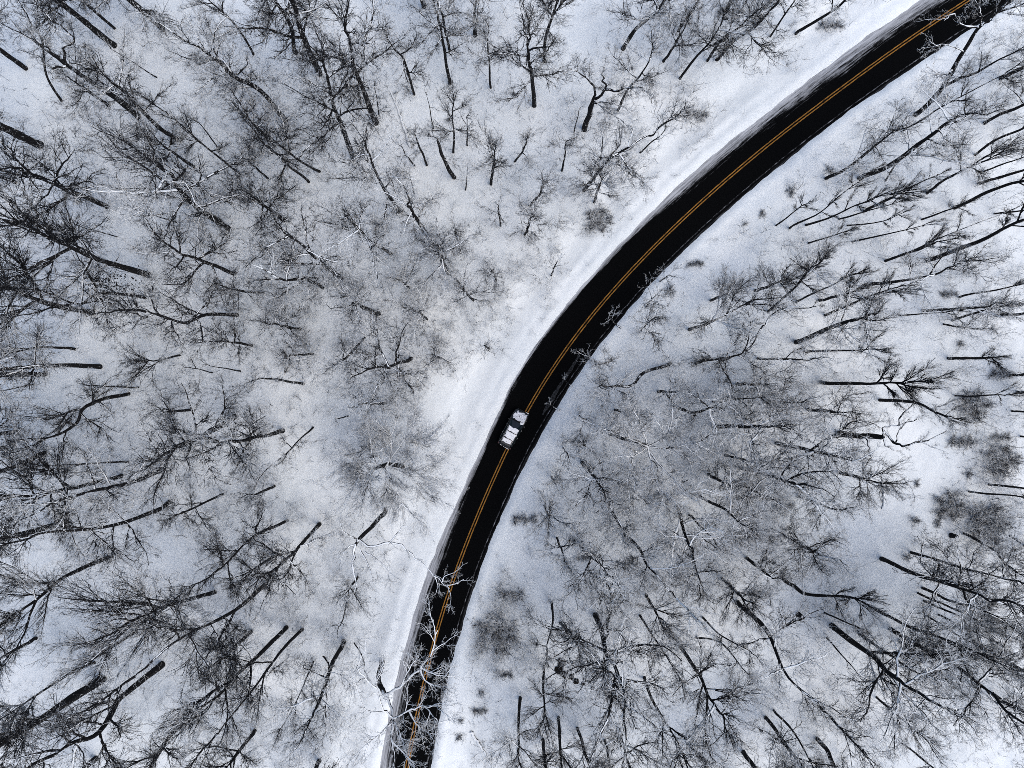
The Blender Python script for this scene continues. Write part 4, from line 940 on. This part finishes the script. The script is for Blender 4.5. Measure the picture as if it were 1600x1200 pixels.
OPEN = [(600,30,60),(680,180,60),(560,330,50),(450,330,60),(760,100,60),(900,30,60),(700,320,50),(1180,130,60),(20,50,70),(30,1060,60),(500,750,50),(260,870,50),(620,960,60),(1390,920,60),(1240,930,40),(1300,800,50)]
thicket()
#CAR_BEGIN
# ------------------------------------------------------------------ the car
M_PAINT = simple('black_car_paint', (0.010, 0.012, 0.015), 0.25, 0.5, vary=0.2, bscale=3)
M_GLASS = simple('tinted_glass', (0.012, 0.018, 0.02), 0.08, 0.45)
M_WIND = simple('windscreen_glass', (0.008, 0.016, 0.019), 0.12, 0.06)
M_TYRE = simple('tyre_rubber', (0.012, 0.012, 0.012), 0.85, 0.1, bump=0.3)
M_RIM = simple('alloy', (0.25, 0.26, 0.27), 0.35, 0.5, 0.8)
M_TRIM = simple('satin_rail', (0.30, 0.31, 0.32), 0.35, 0.5, 0.7)
M_PLAST = simple('black_plastic', (0.012, 0.012, 0.013), 0.7, 0.2)
M_LAMP = simple('headlight_lens', (0.55, 0.57, 0.6), 0.15, 0.6)
M_TAIL = simple('tail_light_lens', (0.05, 0.004, 0.004), 0.2, 0.5)

car = link('parked_car'.replace('parked_', ''), None)
tag(car, 'black SUV with snow on its roof and bonnet driving along the road', 'car')
A0 = np.array([787., 698.]); A1 = np.array([817.5, 642.]); ctr = (A0 + A1) / 2
cx = (ctr[0] - 800) * (H - 1.2) / F; cy = (600 - ctr[1]) * (H - 1.2) / F
hd = math.atan2(-(A1[1] - A0[1]), A1[0] - A0[0])
car.location = (cx, cy, 0.005); car.rotation_euler = (0, 0, hd - math.pi / 2)     # local +Y is forward

def loft(name, sections, mat, parent, cap=True, smooth=True, sub=0):
    n = len(sections[0]); V = [p for s in sections for p in s]
    Fc = [[i * n + j, i * n + (j + 1) % n, (i + 1) * n + (j + 1) % n, (i + 1) * n + j] for i in range(len(sections) - 1) for j in range(n)]
    if cap: Fc += [list(range(n))[::-1], [(len(sections) - 1) * n + j for j in range(n)]]
    me = bpy.data.meshes.new(name); me.from_pydata(V, [], Fc); me.materials.append(mat)
    import bmesh
    bm = bmesh.new(); bm.from_mesh(me); bmesh.ops.recalc_face_normals(bm, faces=bm.faces); bm.to_mesh(me); bm.free()
    if smooth:
        for p in me.polygons: p.use_smooth = len(p.vertices) == 4
    return link(name, me, parent)

def sect(y, w, z0, z1, r=0.12, crown_=0.03, k=4):
    """rounded rectangle across the car at station y; half width w"""
    pts = []
    for (cxx, czz, a0) in ((w - r, z1 - r, 0), (-(w - r), z1 - r, 90), (-(w - r), z0 + r, 180), (w - r, z0 + r, 270)):
        for i in range(k + 1):
            a = math.radians(a0 + 90 * i / k); x = cxx + r * math.cos(a); z = czz + r * math.sin(a)
            if czz > (z0 + z1) / 2: z += crown_ * (1 - (x / w) ** 2)
            pts.append((x, y, z))
    return pts
def profile(y, tab): return np.interp(y, [a for a, _ in tab], [b for _, b in tab])
HW = [(-2.38, .74), (-2.30, .86), (-2.0, .93), (-1, .955), (0, .955), (1.2, .95), (1.8, .93), (2.15, .86), (2.32, .72), (2.38, .55)]
ZT = [(-2.38, .78), (-2.30, .95), (-2.2, 1.02), (0.9, 1.04), (1.15, 1.06), (2.0, .98), (2.25, .88), (2.38, .68)]
ys = [-2.38, -2.34, -2.28, -2.15, -1.9, -1.5, -1, -.5, 0, .5, .9, 1.15, 1.5, 1.8, 2.0, 2.15, 2.25, 2.32, 2.38]
body = loft('body', [sect(y, profile(y, HW), 0.30, profile(y, ZT), 0.13, 0.05) for y in ys], M_PAINT, car)
# glasshouse: tapered towards the roof
def cab(z, f0, f1, w, k=5, rr=0.14):
    pts = []
    for (sx, yy, a0) in ((1, f1, 0), (-1, f1, 90), (-1, f0, 180), (1, f0, 270)):
        sy = 1 if yy == f1 else -1
        for i in range(k + 1):
            a = math.radians(a0 + 90 * i / k); pts.append((sx * (w - rr) + rr * math.cos(a), yy - sy * rr + rr * math.sin(a), z))
    return pts
cabin = loft('cabin', [cab(1.0, -2.18, 1.14, .90), cab(1.2, -2.12, .85, .86), cab(1.45, -1.98, .42, .77), cab(1.60, -1.86, .16, .70), cab(1.66, -1.78, .04, .63), cab(1.68, -1.65, -0.1, .5)], M_PAINT, car)
def quadpanel(name, pts, mat, parent, thick=0.012, nx=6, ny=4, bulge=0.02):
    """a curved panel through four corners (bl, br, tr, tl), standing proud of what is beneath it"""
    p = [Vector(q) for q in pts]; nrm = (p[1] - p[0]).cross(p[3] - p[0]).normalized(); V = []
    for s in (1, 0):
        for j in range(ny + 1):
            for i in range(nx + 1):
                a, b = i / nx, j / ny
                q = (p[0] * (1 - a) + p[1] * a) * (1 - b) + (p[3] * (1 - a) + p[2] * a) * b
                q = q + nrm * (thick * s + bulge * (1 - (2 * a - 1) ** 2)); V.append(q[:])
    m = (nx + 1) * (ny + 1); Fc = []
    for j in range(ny):
        for i in range(nx):
            a = j * (nx + 1) + i; Fc.append([a, a + 1, a + nx + 2, a + nx + 1]); Fc.append([m + a, m + a + nx + 1, m + a + nx + 2, m + a + 1])
    rim = [i for i in range(nx + 1)] + [(j + 1) * (nx + 1) - 1 for j in range(1, ny + 1)] + [ny * (nx + 1) + i for i in range(nx - 1, -1, -1)] + [j * (nx + 1) for j in range(ny - 1, 0, -1)]
    for a, b in zip(rim, rim[1:] + rim[:1]): Fc.append([b, a, m + a, m + b])
    me = bpy.data.meshes.new(name); me.from_pydata(V, [], Fc); me.materials.append(mat); return link(name, me, parent)
quadpanel('windscreen', [(-.74, 1.03, 1.10), (.74, 1.03, 1.10), (.62, .22, 1.61), (-.62, .22, 1.61)], M_WIND, car, 0.02, bulge=0.05)
quadpanel('rear_window', [(.66, -2.16, 1.14), (-.66, -2.16, 1.14), (-.56, -1.93, 1.56), (.56, -1.93, 1.56)], M_GLASS, car, 0.02)
for s in (-1, 1):
    for (y0, y1, t0, t1) in ((-.02, .86, .0, .34), (-1.0, -.10, -1.0, -.12), (-1.9, -1.1, -1.76, -1.12)):
        c = [(s * .895, y0, 1.08), (s * .895, y1, 1.08), (s * .755, t1, 1.52), (s * .755, t0, 1.52)]
        if s < 0: c = [c[1], c[0], c[3], c[2]]
        quadpanel('side_window', c, M_GLASS, car, 0.015, bulge=0.01)
def box(name, loc, size, mat, parent, bev=0.02, rot=(0, 0, 0)):
    import bmesh
    bm = bmesh.new(); bmesh.ops.create_cube(bm, size=1.0); bmesh.ops.scale(bm, vec=size, verts=bm.verts)
    if bev: bmesh.ops.bevel(bm, geom=bm.edges[:], offset=min(bev, min(size) * 0.45), segments=2, affect='EDGES')
    me = bpy.data.meshes.new(name); bm.to_mesh(me); bm.free(); me.materials.append(mat)
    o = link(name, me, parent, loc); o.rotation_euler = rot; return o
for s in (-1, 1):
    box('roof_rail', (s * .64, -0.85, 1.715), (.035, 1.75, .035), M_TRIM, car)
    m_ = box('door_mirror', (s * 1.03, .78, 1.06), (.20, .12, .15), M_PAINT, car, 0.05)
    box('mirror_arm', (-s * .09, 0, -.03), (.10, .06, .05), M_PLAST, m_)
    box('headlight', (s * .66, 2.17, .79), (.34, .20, .14), M_LAMP, car, 0.05, (0, 0, -s * .35))
    box('tail_light', (s * .80, -2.27, .95), (.14, .18, .30), M_TAIL, car, 0.04)
    box('sill', (s * .93, 0, .36), (.08, 2.5, .12), M_PLAST, car, 0.02)
    for y in (.18, -.86): box('door_handle', (s * .965, y, .90), (.03, .17, .03), M_TRIM, car, 0.01)
    for y in (1.45, -1.42):
        import bmesh
        for nm, r, wd, mt in (('tyre', .37, .25, M_TYRE),):
            bm = bmesh.new(); bmesh.ops.create_cone(bm, cap_ends=True, segments=28, radius1=r, radius2=r, depth=wd)
            bmesh.ops.bevel(bm, geom=[e for e in bm.edges if abs(e.verts[0].co.z - e.verts[1].co.z) < 1e-4], offset=.04, segments=2, affect='EDGES')
            me = bpy.data.meshes.new(nm); bm.to_mesh(me); bm.free(); me.materials.append(mt)
            wh = link('wheel', None, car, (s * .84, y, .37)); wh.rotation_euler = (0, math.pi / 2, 0); link('tyre', me, wh)
            bm = bmesh.new(); bmesh.ops.create_cone(bm, cap_ends=True, segments=20, radius1=.24, radius2=.20, depth=wd + .02)
            me = bpy.data.meshes.new('rim'); bm.to_mesh(me); bm.free(); me.materials.append(M_RIM); link('rim', me, wh)
box('front_bumper', (0, 2.30, .48), (1.55, .20, .28), M_PLAST, car, 0.07)
box('rear_bumper', (0, -2.36, .55), (1.62, .18, .26), M_PLAST, car, 0.06)
box('grille', (0, 2.37, .72), (.8, .06, .16), M_PLAST, car, 0.02)
for y in (-.42, -1.28): box('cross_bar', (0, y, 1.77), (1.28, .035, .03), M_PLAST, car)
for s in (-.25, .3): box('wiper', (s, 1.03, 1.125), (.55, .025, .02), M_PLAST, car, 0.005, (.3, 0, .15))
box('spoiler', (0, -1.97, 1.62), (1.2, .22, .04), M_PAINT, car, 0.015)
box('aerial_fin', (0, -1.62, 1.76), (.04, .16, .09), M_PLAST, car, 0.015)
def snow_sheet(name, outline, zf, thick, label=None, seed=1, sag=None, n=26, keep=None):
    """lumpy slab of snow: outline (x0,x1,y0,y1) with ragged edge, lying on surface zf(x,y)"""
    x0, x1, y0, y1 = outline; r = random.Random(seed); nx, ny = n, n; V = []; Fc = []
    N1 = lambda x, y, sc, sd: float(vnoise(np.array([x]), np.array([y]), sc, sd)[0])
    idx = {}
    for j in range(ny + 1):
        for i in range(nx + 1):
            a = i / nx; b = j / ny; x = x0 + (x1 - x0) * a; y = y0 + (y1 - y0) * b
            ex = min(a, 1 - a) * 2; ey = min(b, 1 - b) * 2
            x += 0.10 * N1(x, y, .35, seed) * (1 - ex) ** 3; y += 0.09 * N1(x, y, .3, seed + 4) * (1 - ey) ** 3
            e = min(1, min(min(a, 1 - a) * (x1 - x0), min(b, 1 - b) * (y1 - y0)) / 0.07)
            h = thick * math.sqrt(max(0, 1 - (1 - e) ** 2)) + 0.02 * N1(x, y, .22, seed + 8) * e
            idx[i, j] = len(V); V.append((x, y, zf(x, y) + h - 0.004))
    for j in range(ny):
        for i in range(nx):
            c = ((i + .5) / nx, (j + .5) / ny)
            if keep and not keep(x0 + (x1 - x0) * c[0], y0 + (y1 - y0) * c[1]): continue
            Fc.append([idx[i, j], idx[i + 1, j], idx[i + 1, j + 1], idx[i, j + 1]])
    me = bpy.data.meshes.new(name); me.from_pydata(V, [], Fc); me.materials.append(M_SNOWCAP)
    for p in me.polygons: p.use_smooth = True
    o = link(name, me, car)
    if label: o['label'] = label
rf = lambda x, y: 1.685 - 0.10 * (x / .7) ** 4 - 0.05 * max(0, (y + .25)) ** 1
snow_sheet('roof_snow', (-.62, .62, -.405, .16), rf, .07, 'front slab of snow on the roof', 2)
snow_sheet('roof_snow', (-.63, .63, -1.262, -.435), rf, .09, 'middle slab of snow between the two cross bars', 3)
snow_sheet('roof_snow', (-.61, .61, -1.84, -1.298), rf, .08, 'rear slab of snow behind the cross bars', 5)
bz = lambda x, y: float(profile(y, ZT)) + 0.05 * (1 - (x / .95) ** 2) + 0.004
M_THIN = simple('thin_melting_snow', (0.62, 0.64, 0.68), 0.8, 0.2, bump=0.5, bscale=8, vary=0.45)
def bonnet_keep(x, y):
    v = float(fbm(np.array([x]), np.array([y]), 0.45, 90, 3)[0])
    e = min(.76 - abs(x), 2.20 - y, y - 1.10)
    return v > -0.45 and e > 0.02 - 0.0 and v + e * 2.5 > 0.0
snow_sheet('bonnet_snow', (-.78, .78, 1.08, 2.22), bz, .035, 'patchy melting snow on the bonnet', 11, n=40, keep=bonnet_keep)
bpy.data.objects['bonnet_snow'].data.materials[0] = M_THIN
snow_sheet('windscreen_snow', (.38, .76, .90, 1.16), lambda x, y: 1.09 + (1.1 - y) * .62, .05, 'ridge of snow at the foot of the windscreen', 13, n=12)
snow_sheet('bumper_snow', (-.72, .70, -2.455, -2.41), lambda x, y: .685, .02, 'thin dusting of snow along the rear bumper', 17, n=20, keep=lambda x, y: float(fbm(np.array([x]), np.array([0.]), 0.3, 50, 2)[0]) > -.1)
snow_sheet('bumper_snow', (-.60, .70, 2.33, 2.385), lambda x, y: .625, .02, 'thin dusting of snow along the front bumper', 19, n=20, keep=lambda x, y: float(fbm(np.array([x]), np.array([3.]), 0.3, 51, 2)[0]) > -.1)
#CAR_END
print('objects', len(bpy.data.objects))
